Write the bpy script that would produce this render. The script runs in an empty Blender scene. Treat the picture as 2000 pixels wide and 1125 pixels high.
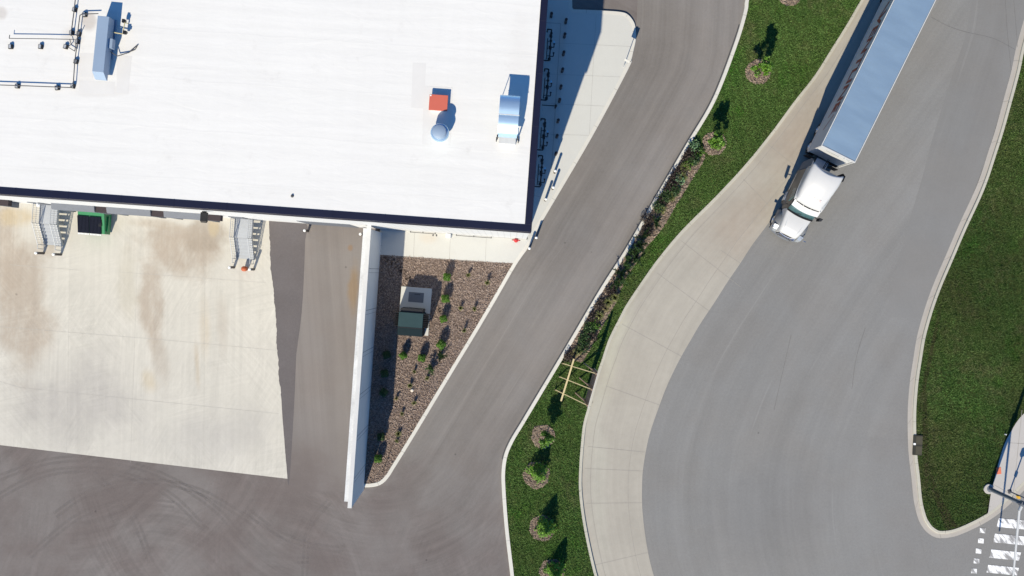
import bpy, bmesh, math, random
from mathutils import Vector, Matrix
from math import radians, sin, cos, pi, sqrt, atan2
random.seed(7)
scene = bpy.context.scene
COL = scene.collection

# ------------------------------------------------------------------ camera, sky, sun
H, F, NX, NY = 68.0, 1828.0, 1000.0, 535.0          # flying height, focal length (px of the 2000 px photo), nadir point
cam_d = bpy.data.cameras.new('camera')
cam = bpy.data.objects.new('camera', cam_d); COL.objects.link(cam)
cam.location = (0, 0, H); cam.rotation_euler = (0, 0, 0)
cam_d.sensor_width = 36; cam_d.lens = 36*F/2000.0
cam_d.shift_y = -(562.5-NY)/2000.0
cam_d.clip_start = 1; cam_d.clip_end = 3000
scene.camera = cam
ELEV = radians(39.2); AZ = radians(199.5)            # sun stands south-south-west
w = bpy.data.worlds.new("World"); scene.world = w; w.use_nodes = True
nt = w.node_tree; bg = nt.nodes['Background']
sky = nt.nodes.new('ShaderNodeTexSky'); sky.sky_type = 'NISHITA'; sky.sun_disc = False
sky.sun_elevation = ELEV; sky.sun_rotation = AZ
sky.air_density = 1.0; sky.dust_density = 0.2; sky.ozone_density = 2.6
tint = nt.nodes.new('ShaderNodeMix'); tint.data_type = 'RGBA'; tint.blend_type = 'MULTIPLY'; tint.inputs[0].default_value = 1
tint.inputs[7].default_value = (0.52, 0.98, 1.42, 1)        # clear deep-blue midday sky
nt.links.new(sky.outputs[0], tint.inputs[6]); nt.links.new(tint.outputs[2], bg.inputs[0]); bg.inputs[1].default_value = 0.078
sd = bpy.data.lights.new('sun', 'SUN'); sd.energy = 4.8; sd.angle = radians(0.5); sd.color = (1.0, 0.905, 0.725)
sun = bpy.data.objects.new('sun', sd); COL.objects.link(sun)
SD = Vector((sin(AZ)*cos(ELEV), cos(AZ)*cos(ELEV), sin(ELEV)))
sun.rotation_euler = SD.to_track_quat('Z', 'Y').to_euler(); sun.location = SD*120
vs = scene.view_settings
vs.view_transform = 'Standard'; vs.look = 'None'; vs.gamma = 1; vs.exposure = 0.5

# ------------------------------------------------------------------ geometry helpers
def P(px, py, z=0.0):
    k = (H-z)/F
    return Vector(((px-NX)*k, -(py-NY)*k, z))
def PP(l, z=0.0): return [P(x, y, z) for x, y in l]
def catmull(pts, per=6):
    out = []; n = len(pts)
    for i in range(n-1):
        p0 = pts[max(i-1, 0)]; p1 = pts[i]; p2 = pts[i+1]; p3 = pts[min(i+2, n-1)]
        for k in range(per):
            t = k/per
            out.append(0.5*((2*p1)+(p2-p0)*t+(2*p0-5*p1+4*p2-p3)*t*t+(3*p1-p0-3*p2+p3)*t*t*t))
    out.append(pts[-1].copy()); return out
def resample(pts, n):
    L = [0.0]
    for a, b in zip(pts, pts[1:]): L.append(L[-1]+(b-a).length)
    out = []; j = 0
    for i in range(n):
        s = L[-1]*i/(n-1)
        while j < len(L)-2 and L[j+1] < s: j += 1
        t = (s-L[j])/max(L[j+1]-L[j], 1e-9)
        out.append(pts[j].lerp(pts[j+1], min(max(t, 0), 1)))
    return out
def offset(pts, d):                                   # to the left of travel when d > 0
    out = []
    for i, p in enumerate(pts):
        a = pts[max(i-1, 0)]; b = pts[min(i+1, len(pts)-1)]
        t = (b-a); t.z = 0; t.normalize()
        out.append(p+Vector((-t.y, t.x, 0))*d)
    return out
def inside(poly, x, y):
    c = False; j = len(poly)-1
    for i in range(len(poly)):
        a = poly[i]; b = poly[j]
        if (a.y > y) != (b.y > y) and x < (b.x-a.x)*(y-a.y)/(b.y-a.y)+a.x: c = not c
        j = i
    return c

class MB:
    def __init__(s): s.v = []; s.f = []; s.m = []; s.uv = None
    def add(s, vs_, fs, mi=0, M=None):
        o = len(s.v)
        for p in vs_:
            p = Vector(p)
            s.v.append(M @ p if M is not None else p)
        for f in fs: s.f.append([i+o for i in f]); s.m.append(mi)
        return s
    def box(s, c, sz, mi=0, M=None, rz=0.0):
        x, y, z = [q/2 for q in sz]; c = Vector(c)
        vs_ = [Vector(q) for q in ((-x,-y,-z),(x,-y,-z),(x,y,-z),(-x,y,-z),(-x,-y,z),(x,-y,z),(x,y,z),(-x,y,z))]
        if rz: R = Matrix.Rotation(rz, 3, 'Z'); vs_ = [R @ q for q in vs_]
        return s.add([q+c for q in vs_], [(3,2,1,0),(4,5,6,7),(0,1,5,4),(1,2,6,5),(2,3,7,6),(3,0,4,7)], mi, M)
    def prism(s, poly, z0, z1, mi=0, M=None):
        n = len(poly)
        a = sum(poly[i][0]*poly[(i+1) % n][1]-poly[(i+1) % n][0]*poly[i][1] for i in range(n))
        if a < 0: poly = list(reversed(poly))
        vs_ = [(p[0], p[1], z0) for p in poly]+[(p[0], p[1], z1) for p in poly]
        fs = [tuple(range(n-1, -1, -1)), tuple(range(n, 2*n))]+[(i, (i+1) % n, n+(i+1) % n, n+i) for i in range(n)]
        return s.add(vs_, fs, mi, M)
    def cyl(s, p0, p1, r0, r1=None, n=10, mi=0, M=None, cap=True):
        r1 = r0 if r1 is None else r1
        p0 = Vector(p0); p1 = Vector(p1); d = (p1-p0).normalized()
        a = d.orthogonal().normalized(); b = d.cross(a)
        vs_ = []
        for p, r in ((p0, r0), (p1, r1)):
            for i in range(n): t = 2*pi*i/n; vs_.append(p+a*(r*cos(t))+b*(r*sin(t)))
        fs = [(i, (i+1) % n, n+(i+1) % n, n+i) for i in range(n)]
        if cap: fs += [tuple(range(n-1, -1, -1)), tuple(range(n, 2*n))]
        return s.add(vs_, fs, mi, M)
    def lathe(s, c, prof, n=20, mi=0, M=None):          # prof: (r, z)
        c = Vector(c); vs_ = []; fs = []
        for r, z in prof:
            for i in range(n): t = 2*pi*i/n; vs_.append(c+Vector((r*cos(t), r*sin(t), z)))
        for k in range(len(prof)-1):
            for i in range(n): fs.append((k*n+i, k*n+(i+1) % n, (k+1)*n+(i+1) % n, (k+1)*n+i))
        fs.append(tuple(range(n-1, -1, -1))); k = (len(prof)-1)*n; fs.append(tuple(range(k, k+n)))
        return s.add(vs_, fs, mi, M)
    def tube(s, pts, r, n=8, mi=0):
        for a, b in zip(pts, pts[1:]): s.cyl(a, b, r, r, n, mi)
        return s
    def loft(s, secs, mi=0, cap0=True, cap1=True, M=None):
        n = len(secs[0]); vs_ = [p for q in secs for p in q]; fs = []
        for k in range(len(secs)-1):
            for i in range(n): fs.append((k*n+i, k*n+(i+1) % n, (k+1)*n+(i+1) % n, (k+1)*n+i))
        if cap0: fs.append(tuple(range(n-1, -1, -1)))
        if cap1: k = (len(secs)-1)*n; fs.append(tuple(range(k, k+n)))
        return s.add(vs_, fs, mi, M)
    def build(s, name, mats, parent=None, smooth=False, bevel=0, loc=None, fixn=False):
        me = bpy.data.meshes.new(name); me.from_pydata([tuple(p) for p in s.v], [], s.f)
        if not isinstance(mats, (list, tuple)): mats = [mats]
        for m in mats: me.materials.append(m)
        if len(mats) > 1: me.polygons.foreach_set('material_index', s.m)
        if s.uv:
            l = me.uv_layers.new(name='UVMap')
            vi = [0]*len(me.loops); me.loops.foreach_get('vertex_index', vi)
            flat = []
            for i in vi: flat += s.uv[i]
            l.data.foreach_set('uv', flat)
        if fixn:
            bm = bmesh.new(); bm.from_mesh(me); bmesh.ops.recalc_face_normals(bm, faces=bm.faces); bm.to_mesh(me); bm.free()
        if smooth: me.polygons.foreach_set('use_smooth', [True]*len(me.polygons))
        me.update()
        o = bpy.data.objects.new(name, me); COL.objects.link(o)
        if loc is not None: o.location = loc
        if parent: o.parent = parent
        if bevel:
            b = o.modifiers.new('bevel', 'BEVEL'); b.width = bevel; b.segments = 2; b.limit_method = 'ANGLE'
        if smooth:
            e = o.modifiers.new('edges', 'EDGE_SPLIT'); e.split_angle = radians(40)
        return o
def tag(o, label=None, cat=None, group=None, kind=None):
    if label: o['label'] = label
    if cat: o['category'] = cat
    if group: o['group'] = group
    if kind: o['kind'] = kind
    return o
def thing(name, label, cat, loc=(0, 0, 0), rz=0.0, group=None):
    o = bpy.data.objects.new(name, None); COL.objects.link(o)
    o.location = loc; o.rotation_euler = (0, 0, rz); o.empty_display_size = 0.3
    return tag(o, label, cat, group)
def dup(root, loc, rz, label, group=None):
    r = root.copy(); COL.objects.link(r); r.location = loc; r.rotation_euler = (0, 0, rz); r['label'] = label
    if group: r['group'] = group
    for ch in list(root.children):
        c = ch.copy(); COL.objects.link(c); c.parent = r
        for g in ch.children:
            d = g.copy(); COL.objects.link(d); d.parent = c
    return r
def text_mesh(name, body, size, mat, parent, M, extrude=0.004, bold=0.0):
    cu = bpy.data.curves.new(name, 'FONT'); cu.body = body; cu.size = size; cu.extrude = extrude; cu.offset = bold
    cu.align_x = 'CENTER'; cu.align_y = 'CENTER'
    t = bpy.data.objects.new(name+'_tmp', cu); COL.objects.link(t)
    dg = bpy.context.evaluated_depsgraph_get(); dg.update()
    me = bpy.data.meshes.new_from_object(t.evaluated_get(dg))
    bpy.data.objects.remove(t)
    me.materials.clear(); me.materials.append(mat); me.name = name
    o = bpy.data.objects.new(name, me); COL.objects.link(o); o.parent = parent; o.matrix_local = M
    return o

# ------------------------------------------------------------------ materials
class G:
    def __init__(s, name, rough=0.9, metal=0.0, spec=0.3):
        s.mat = bpy.data.materials.new(name); s.mat.use_nodes = True; s.nt = s.mat.node_tree
        s.b = s.nt.nodes['Principled BSDF']; s.b.inputs['Roughness'].default_value = rough
        s.b.inputs['Metallic'].default_value = metal; s.b.inputs['Specular IOR Level'].default_value = spec
    def n(s, t, **kw):
        x = s.nt.nodes.new(t)
        for k, v in kw.items(): setattr(x, k, v)
        return x
    def set(s, sock, v):
        if isinstance(v, bpy.types.NodeSocket): s.nt.links.new(v, sock)
        elif v is not None:
            if hasattr(sock.default_value, '__len__') and not hasattr(v, '__len__'): v = [v]*len(sock.default_value)
            if hasattr(sock.default_value, '__len__') and len(sock.default_value) == 4 and len(v) == 3: v = tuple(v)+(1,)
            sock.default_value = v
    def pos(s): return s.n('ShaderNodeNewGeometry').outputs['Position']
    def obj(s): return s.n('ShaderNodeTexCoord').outputs['Object']
    def uv(s): return s.n('ShaderNodeTexCoord').outputs['UV']
    def rnd(s): return s.n('ShaderNodeNewGeometry').outputs['Random Per Island']
    def mapping(s, v, scale=(1, 1, 1), loc=(0, 0, 0), rz=0.0):
        m = s.n('ShaderNodeMapping'); s.set(m.inputs[0], v); m.inputs['Scale'].default_value = scale
        m.inputs['Location'].default_value = loc; m.inputs['Rotation'].default_value = (0, 0, rz); return m.outputs[0]
    def noise(s, v, scale, detail=3, rough=0.55, dist=0.0):
        x = s.n('ShaderNodeTexNoise'); s.set(x.inputs['Vector'], v); x.inputs['Scale'].default_value = scale
        x.inputs['Detail'].default_value = detail; x.inputs['Roughness'].default_value = rough; x.inputs['Distortion'].default_value = dist
        return x.outputs[0]
    def vor(s, v, scale, feature='F1'):
        x = s.n('ShaderNodeTexVoronoi', feature=feature); s.set(x.inputs['Vector'], v); x.inputs['Scale'].default_value = scale; return x
    def m(s, op, a, b=None, clamp=False):
        x = s.n('ShaderNodeMath', operation=op, use_clamp=clamp); s.set(x.inputs[0], a)
        if b is not None: s.set(x.inputs[1], b)
        return x.outputs[0]
    def mr(s, v, a, b, c=0.0, d=1.0, smooth=True):
        x = s.n('ShaderNodeMapRange'); x.interpolation_type = 'SMOOTHSTEP' if smooth else 'LINEAR'
        for i, q in enumerate((v, a, b, c, d)): s.set(x.inputs[i], q)
        return x.outputs[0]
    def mix(s, f, a, b):
        x = s.n('ShaderNodeMix', data_type='RGBA'); s.set(x.inputs[0], f); s.set(x.inputs[6], a); s.set(x.inputs[7], b); return x.outputs[2]
    def scale(s, c, f):
        x = s.n('ShaderNodeVectorMath', operation='SCALE'); s.set(x.inputs[0], c); s.set(x.inputs['Scale'], f); return x.outputs[0]
    def sepx(s, v, i):
        x = s.n('ShaderNodeSeparateXYZ'); s.set(x.inputs[0], v); return x.outputs[i]
    def blob(s, v, c, r, rz=0.0, soft=0.5, wob=0.5, wscale=0.6):
        q = s.n('ShaderNodeVectorMath', operation='SUBTRACT'); s.set(q.inputs[0], v); q.inputs[1].default_value = (c[0], c[1], 0)
        mp = s.mapping(q.outputs[0], rz=-rz)
        mp = s.mapping(mp, scale=(1/r[0], 1/r[1], 0))
        l = s.n('ShaderNodeVectorMath', operation='LENGTH'); s.set(l.inputs[0], mp)
        d = s.m('ADD', l.outputs['Value'], s.m('MULTIPLY', s.m('SUBTRACT', s.noise(v, wscale, 4, 0.6), 0.5), wob*2))
        return s.mr(d, 1.0, 1.0-soft, 0, 1)
    def bump(s, h, strength=0.3, dist=0.05):
        x = s.n('ShaderNodeBump'); x.inputs['Strength'].default_value = strength; x.inputs['Distance'].default_value = dist
        s.set(x.inputs['Height'], h); s.set(s.b.inputs['Normal'], x.outputs[0])
    def out(s, c): s.set(s.b.inputs['Base Color'], c); return s.mat
def var(g, terms):                                    # 1 + sum(amp*(noise-.5))
    f = None
    for t, a in terms:
        q = g.m('MULTIPLY', g.m('SUBTRACT', t, 0.5), a)
        f = q if f is None else g.m('ADD', f, q)
    return g.m('ADD', f, 1.0)
def plain(name, c, rough=0.5, metal=0.0, spec=0.4, vary=0.12, scale=3.0, bump=0):
    g = G(name, rough, metal, spec); o = g.obj()
    g.out(g.scale(c, var(g, [(g.noise(o, scale, 4), vary*2), (g.noise(o, scale*9, 2), vary)])))
    if bump: g.bump(g.noise(o, scale*4, 3), bump, 0.03)
    return g.mat

def asphalt(name, base, base0=None, streak=0.18, su=2.2, big=0.16, grain=0.35, swirl=(), spots=()):
    # base / streaks belong to the travelled lane, base0 / curved scrub marks to the open yard; UV layer "fade" blends the two
    g = G(name, 0.92, 0, 0.25); p = g.pos(); base0 = base0 or base
    fn = g.n('ShaderNodeUVMap', uv_map='fade'); fade = g.sepx(fn.outputs[0], 0)
    u = g.n('ShaderNodeUVMap', uv_map='UVMap').outputs[0]
    f = var(g, [(g.noise(p, 0.11, 3, 0.55), big), (g.noise(p, 0.7, 5, 0.65), big*0.7), (g.noise(p, 6, 3, 0.7), grain*0.35), (g.noise(p, 22, 2, 0.7), grain*0.6), (g.noise(p, 70, 1), grain*0.5)])
    m1 = g.mapping(u, scale=(su, 0.035, 0)); m2 = g.mapping(u, scale=(su*0.25, 0.012, 0)); m3 = g.mapping(u, scale=(su*5, 0.12, 0))
    st = None
    for t, a in ((g.noise(m1, 1, 3, 0.6), streak), (g.noise(m2, 1, 2), streak*1.7), (g.noise(m3, 1, 2), streak*0.5)):
        q = g.m('MULTIPLY', g.m('SUBTRACT', t, 0.5), a); st = q if st is None else g.m('ADD', st, q)
    thin = g.mr(g.noise(g.mapping(u, scale=(su*3.2, 0.05, 0), loc=(7, 3, 0)), 1, 2, 0.5), 0.68, 0.74, 0, 0.10)
    st = g.m('ADD', st, thin)
    f = g.m('ADD', f, g.m('MULTIPLY', st, fade))
    if swirl:
        sw = None
        for c, sc, off, lo in swirl:
            d = g.n('ShaderNodeVectorMath', operation='SUBTRACT'); g.set(d.inputs[0], p); d.inputs[1].default_value = (c[0], c[1], 0)
            l = g.n('ShaderNodeVectorMath', operation='LENGTH'); g.set(l.inputs[0], d.outputs[0])
            an = g.m('ARCTAN2', g.sepx(d.outputs[0], 1), g.sepx(d.outputs[0], 0))
            cb = g.n('ShaderNodeCombineXYZ'); g.set(cb.inputs[0], g.m('MULTIPLY', l.outputs['Value'], sc)); g.set(cb.inputs[1], g.m('MULTIPLY', an, 1.1)); cb.inputs[2].default_value = off
            k = g.m('MULTIPLY', g.m('SUBTRACT', g.noise(cb.outputs[0], 1, 4, 0.65), 0.5), g.mr(g.noise(g.mapping(p, loc=(off, 0, 0)), 0.10, 3), lo, lo+0.16, 0, 1))
            sw = k if sw is None else g.m('ADD', sw, k)
        f = g.m('ADD', f, g.m('MULTIPLY', g.m('MULTIPLY', sw, 0.55), g.m('SUBTRACT', 1.0, fade)))
    v = g.vor(p, 0.5); dots = g.mr(g.m('ADD', v.outputs['Distance'], g.m('MULTIPLY', g.noise(p, 9), 0.05)), 0.045, 0.075, 0.66, 1)
    f = g.m('MULTIPLY', f, g.m('MAXIMUM', dots, g.mr(g.sepx(v.outputs['Color'], 0), 0.86, 0.87, 1, 0)))
    c = g.mix(fade, base0, base)
    c = g.mix(g.mr(g.noise(p, 0.22, 4), 0.35, 0.65), g.scale(c, 0.98), g.mix(0.5, c, (base[0]*0.95, base[1]*0.985, base[2]*1.02)))
    for cc, r, rz, col, amt in spots: c = g.mix(g.m('MULTIPLY', g.blob(p, cc, r, rz, 0.7, 0.5, 0.8), amt), c, col)
    g.out(g.scale(c, f)); g.bump(g.noise(p, 45, 2), 0.25, 0.01)
    return g.mat

def W2(px, py): q = P(px, py); return (q.x, q.y)
M = {}
YARD = (0.137, 0.117, 0.110)
SW = [(W2(300, 1230), 2.6, 0, 0.46), (W2(740, 800), 3.4, 31, 0.42), (W2(120, 760), 2.8, 57, 0.48), (W2(520, 1250), 2.0, 83, 0.46), (W2(900, 1100), 3.0, 9, 0.5)]
M['asphalt_yard'] = asphalt('asphalt_yard', (0.186, 0.171, 0.158), YARD, 0.42, 1.1, big=0.30, grain=0.55, swirl=SW)
M['asphalt_ramp'] = asphalt('asphalt_ramp', (0.197, 0.178, 0.165), YARD, 0.26, 2.6, spots=[(W2(690, 565), (0.55, 2.6), -0.05, (0.22, 0.14, 0.06), 0.55), (W2(684, 484), (0.25, 0.3), 0, (0.22, 0.13, 0.06), 0.5)])
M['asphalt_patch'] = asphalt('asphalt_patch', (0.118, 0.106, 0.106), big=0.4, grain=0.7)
M['asphalt_road'] = asphalt('asphalt_road', (0.199, 0.194, 0.184), (0.196, 0.191, 0.183), 0.24, 0.8, big=0.20, grain=0.7, spots=[(W2(1905, 120), (1.5, 9), -0.28, (0.18, 0.175, 0.17), 0.3), (W2(1500, 1000), (7, 5), 0.3, (0.172, 0.17, 0.166), 0.5)])

def concrete(name, base, uv=False, stains=(), dirt=0.10, jointv=None, rough=0.85, scrub=0.0):
    g = G(name, rough, 0, 0.25); p = g.pos()
    t = [(g.noise(p, 0.25, 4, 0.6), dirt*2), (g.noise(p, 2.2, 5, 0.65), dirt*1.3), (g.noise(p, 16, 3, 0.7), 0.14)]
    if uv:
        u = g.uv(); t += [(g.noise(g.mapping(u, scale=(3.0, 0.05, 0)), 1, 3), dirt*1.6), (g.noise(g.mapping(u, scale=(0.7, 0.02, 0)), 1, 2), dirt*1.2)]
    c = base
    wob = g.noise(g.mapping(p, scale=(1, 0.35, 1)), 1.1, 6, 0.72)
    for (cx, cy), r, rz, col, amt, soft in stains:
        k = g.m('MULTIPLY', g.blob(p, (cx, cy), r, rz, soft, 0.6, 0.35), g.mr(wob, 0.25, 0.62, 0.55, 1))
        c = g.mix(g.m('MULTIPLY', k, amt), c, col)
    f = var(g, t)
    if scrub:                                          # rubber scuffs swept at several angles
        for rz, off in ((0.05, 0), (0.5, 11), (-0.7, 23), (1.35, 37)):
            k = g.m('MULTIPLY', g.m('SUBTRACT', g.noise(g.mapping(g.mapping(p, rz=rz), scale=(5.5, 0.22, 1), loc=(off, off, 0)), 1, 3, 0.6, 0.6), 0.5), g.mr(g.noise(g.mapping(p, loc=(off*3, 0, 0)), 0.17, 3), 0.46, 0.62, 0.1, 1))
            f = g.m('ADD', f, g.m('MULTIPLY', k, scrub))
    c = g.scale(c, f)
    if jointv:
        fr = g.m('FRACT', g.m('DIVIDE', g.sepx(g.uv(), 1), jointv))
        c = g.scale(c, g.mr(g.m('ABSOLUTE', g.m('SUBTRACT', fr, 0.5)), 0.0, 0.016/jointv*2, 0.62, 1))
    v = g.vor(p, 0.5); dots = g.mr(g.m('ADD', v.outputs['Distance'], g.m('MULTIPLY', g.noise(p, 9), 0.06)), 0.05, 0.09, 0.68, 1)
    c = g.scale(c, g.m('MAXIMUM', dots, g.mr(g.sepx(v.outputs['Color'], 0), 0.88, 0.89, 1, 0)))
    g.out(c); return g.mat

tan = (0.335, 0.285, 0.23); och = (0.42, 0.345, 0.225); gry = (0.345, 0.328, 0.305)
M['apron'] = concrete('apron_concrete', (0.475, 0.456, 0.405), uv=True, dirt=0.11, scrub=0.26, stains=[
    (W2(150, 780), (7.5, 5.0), 0.05, gry, 0.75, 0.9), (W2(420, 850), (6.0, 3.0), 0.1, (0.37, 0.355, 0.33), 0.6, 0.9),
    (W2(355, 492), (3.9, 2.2), -0.12, tan, 0.9, 0.55), (W2(400, 462), (2.2, 1.5), 0.2, (0.285, 0.24, 0.19), 0.75, 0.5), (W2(340, 455), (2.6, 0.8), -0.05, tan, 0.7, 0.6),
    (W2(296, 590), (1.25, 4.6), 0.06, tan, 0.85, 0.55), (W2(310, 690), (0.9, 3.0), 0.2, tan, 0.45, 0.8), (W2(50, 600), (2.6, 6.5), 0.05, tan, 0.85, 0.6), (W2(8, 500), (1.8, 5.6), 0, tan, 0.85, 0.6),
    (W2(35, 425), (1.7, 1.0), 0, och, 0.75, 0.6), (W2(418, 440), (0.5, 1.1), 0, och, 0.8, 0.6), (W2(400, 650), (0.6, 3.2), 0.05, (0.42, 0.35, 0.25), 0.45, 0.9),
    (W2(385, 710), (0.3, 2.4), 0.05, (0.38, 0.30, 0.20), 0.45, 0.9), (W2(435, 640), (0.6, 3.4), 0, tan, 0.35, 0.9), (W2(250, 560), (1.2, 3.4), 0, (0.38, 0.35, 0.28), 0.5, 0.8),
    (W2(290, 745), (0.9, 1.3), 0.3, och, 0.5, 0.8), (W2(95, 450), (0.8, 2.2), 0.1, tan, 0.6, 0.6), (W2(320, 440), (3.0, 0.5), -0.1, (0.36, 0.31, 0.25), 0.7, 0.7)])
M['shoulder'] = concrete('shoulder_concrete', (0.340, 0.316, 0.270), uv=True, dirt=0.14, stains=[(W2(1440, 440), (5, 3.0), 0.9, (0.31, 0.265, 0.215), 0.8, 0.9), (W2(1560, 270), (6, 3.0), 1.0, (0.295, 0.252, 0.208), 0.8, 0.9), (W2(1205, 650), (1.1, 9.0), -0.25, (0.41, 0.395, 0.315), 0.8, 0.9), (W2(1165, 900), (1.2, 10.0), 0.05, (0.375, 0.36, 0.305), 0.75, 0.9)])
M['walk'] = concrete('walk_concrete', (0.495, 0.495, 0.465), dirt=0.05, stains=[(W2(838, 465), (0.9, 0.55), 0, (0.5, 0.44, 0.36), 0.5, 0.8)])
M['walk_grey'] = concrete('walk_concrete_grey', (0.40, 0.38, 0.355), dirt=0.08)
M['kerb_white'] = concrete('kerb_white', (0.55, 0.535, 0.485), uv=True, dirt=0.10, jointv=3.05)
M['kerb_beige'] = concrete('kerb_beige', (0.42, 0.40, 0.335), uv=True, dirt=0.14, jointv=3.05)
M['gutter'] = concrete('gutter', (0.36, 0.335, 0.30), uv=True, dirt=0.14, jointv=3.05)
M['joint'] = plain('joint', (0.272, 0.253, 0.225), 0.9, vary=0.2)
M['joint_walk'] = plain('joint_walk', (0.34, 0.33, 0.31), 0.9, vary=0.2)

def soil_mat(name, a, b, sc=6.0):
    g = G(name, 0.95, 0, 0.1); p = g.pos()
    g.out(g.scale(g.mix(g.mr(g.noise(p, 1.2, 4), 0.35, 0.65), a, b), var(g, [(g.noise(p, sc*3, 4, 0.7), 1.1)]))); g.bump(g.noise(p, sc, 4, 0.7), 0.8, 0.08); return g.mat
M['mulch_soil'] = soil_mat('mulch_soil', (0.14, 0.104, 0.083), (0.19, 0.147, 0.122))
M['lawn_soil'] = soil_mat('lawn_soil', (0.036, 0.070, 0.014), (0.058, 0.078, 0.022))
def chips(name, c1, c2, c3):
    g = G(name, 0.9, 0, 0.15); r = g.rnd()
    g.out(g.mix(g.mr(r, 0.0, 0.6, smooth=False), c1, g.mix(g.mr(r, 0.6, 1.0, smooth=False), c2, c3))); return g.mat
M['mulch_chip'] = chips('mulch_chip', (0.17, 0.122, 0.098), (0.305, 0.236, 0.197), (0.37, 0.297, 0.25))
M['mulch_ring'] = chips('mulch_ring_chip', (0.18, 0.13, 0.095), (0.27, 0.21, 0.16), (0.33, 0.265, 0.205))
def grass_mat(name, k, dry_lo, tracks=False, macro=0.25):
    g = G(name, 0.75, 0, 0.2); p = g.pos(); r = g.rnd()
    a = g.mix(g.mr(r, 0, 1, smooth=False), (0.034, 0.082, 0.014), (0.078, 0.144, 0.034))
    dry = g.mr(g.m('ADD', g.noise(p, 0.32, 4, 0.65), g.m('MULTIPLY', g.noise(p, 2.4, 3, 0.6), 0.35)), dry_lo, dry_lo+0.24, 0, 0.8)
    a = g.mix(dry, a, g.mix(r, (0.064, 0.080, 0.028), (0.132, 0.135, 0.060)))
    lush = g.mr(g.noise(g.mapping(p, loc=(40, 7, 0)), 0.35, 3, 0.6), 0.52, 0.70, 0, 0.75)
    a = g.mix(lush, a, g.mix(r, (0.020, 0.085, 0.006), (0.045, 0.150, 0.012)))
    mac = g.mr(g.noise(g.mapping(p, loc=(13, 29, 0)), 0.16, 4, 0.6), 0.36, 0.64, 0, 1)
    a = g.mix(g.m('MULTIPLY', mac, macro), a, g.mix(r, (0.050, 0.058, 0.018), (0.100, 0.104, 0.036)))
    a = g.scale(a, g.mr(g.noise(g.mapping(p, loc=(3, 77, 0)), 0.11, 3, 0.55), 0.35, 0.65, 1-macro*0.4, 1+macro*0.4))
    mow = g.n('ShaderNodeTexWave', bands_direction='X'); g.set(mow.inputs[0], g.mapping(p, rz=radians(-12))); mow.inputs['Scale'].default_value = 0.55; mow.inputs['Distortion'].default_value = 1.5; mow.inputs['Detail Scale'].default_value = 0.4
    a = g.scale(a, g.m('MULTIPLY', var(g, [(mow.outputs[1], 0.16), (g.noise(p, 0.6, 3), 0.5)]), k))
    if tracks:                                         # bare wheel ruts behind the right-hand kerb
        for c, rr, rz in ((W2(1835, 985), (0.35, 3.4), 0.35), (W2(1852, 1008), (0.28, 2.4), 0.5), (W2(1806, 850), (0.3, 5.5), 0.02), (W2(1815, 700), (0.22, 5.0), -0.2)):
            a = g.mix(g.m('MULTIPLY', g.blob(p, c, rr, rz, 0.6, 0.5, 1.2), 0.8), a, (0.050, 0.042, 0.020))
    g.out(a); return g.mat
M['grass'] = grass_mat('grass', 1.22, 0.66); M['verge'] = grass_mat('verge_grass', 0.90, 0.64, True, 0.62)
def leaf(name, a, b, trans=0.0):
    g = G(name, 0.55, 0, 0.35); r = g.rnd(); g.out(g.mix(g.mr(r, 0, 1, smooth=False), a, b)); return g.mat
M['leaf_bright'] = leaf('leaf_bright', (0.028, 0.082, 0.006), (0.095, 0.205, 0.017))
M['leaf_tree'] = leaf('leaf_tree', (0.034, 0.092, 0.008), (0.115, 0.235, 0.020))
M['leaf_cone'] = leaf('leaf_cone', (0.050, 0.135, 0.010), (0.15, 0.30, 0.028))
M['leaf_dark'] = leaf('leaf_dark', (0.012, 0.035, 0.008), (0.045, 0.092, 0.022))
M['leaf_olive'] = leaf('leaf_olive', (0.06, 0.075, 0.018), (0.19, 0.20, 0.06))
M['leaf_dry'] = leaf('leaf_dry', (0.14, 0.12, 0.045), (0.26, 0.23, 0.10))
M['leaf_purple'] = leaf('leaf_purple', (0.022, 0.013, 0.012), (0.062, 0.046, 0.034))
M['leaf_blue'] = leaf('leaf_blue', (0.05, 0.10, 0.05), (0.14, 0.24, 0.12))
M['bark'] = plain('bark', (0.10, 0.075, 0.055), 0.9, vary=0.3, scale=9)
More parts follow.
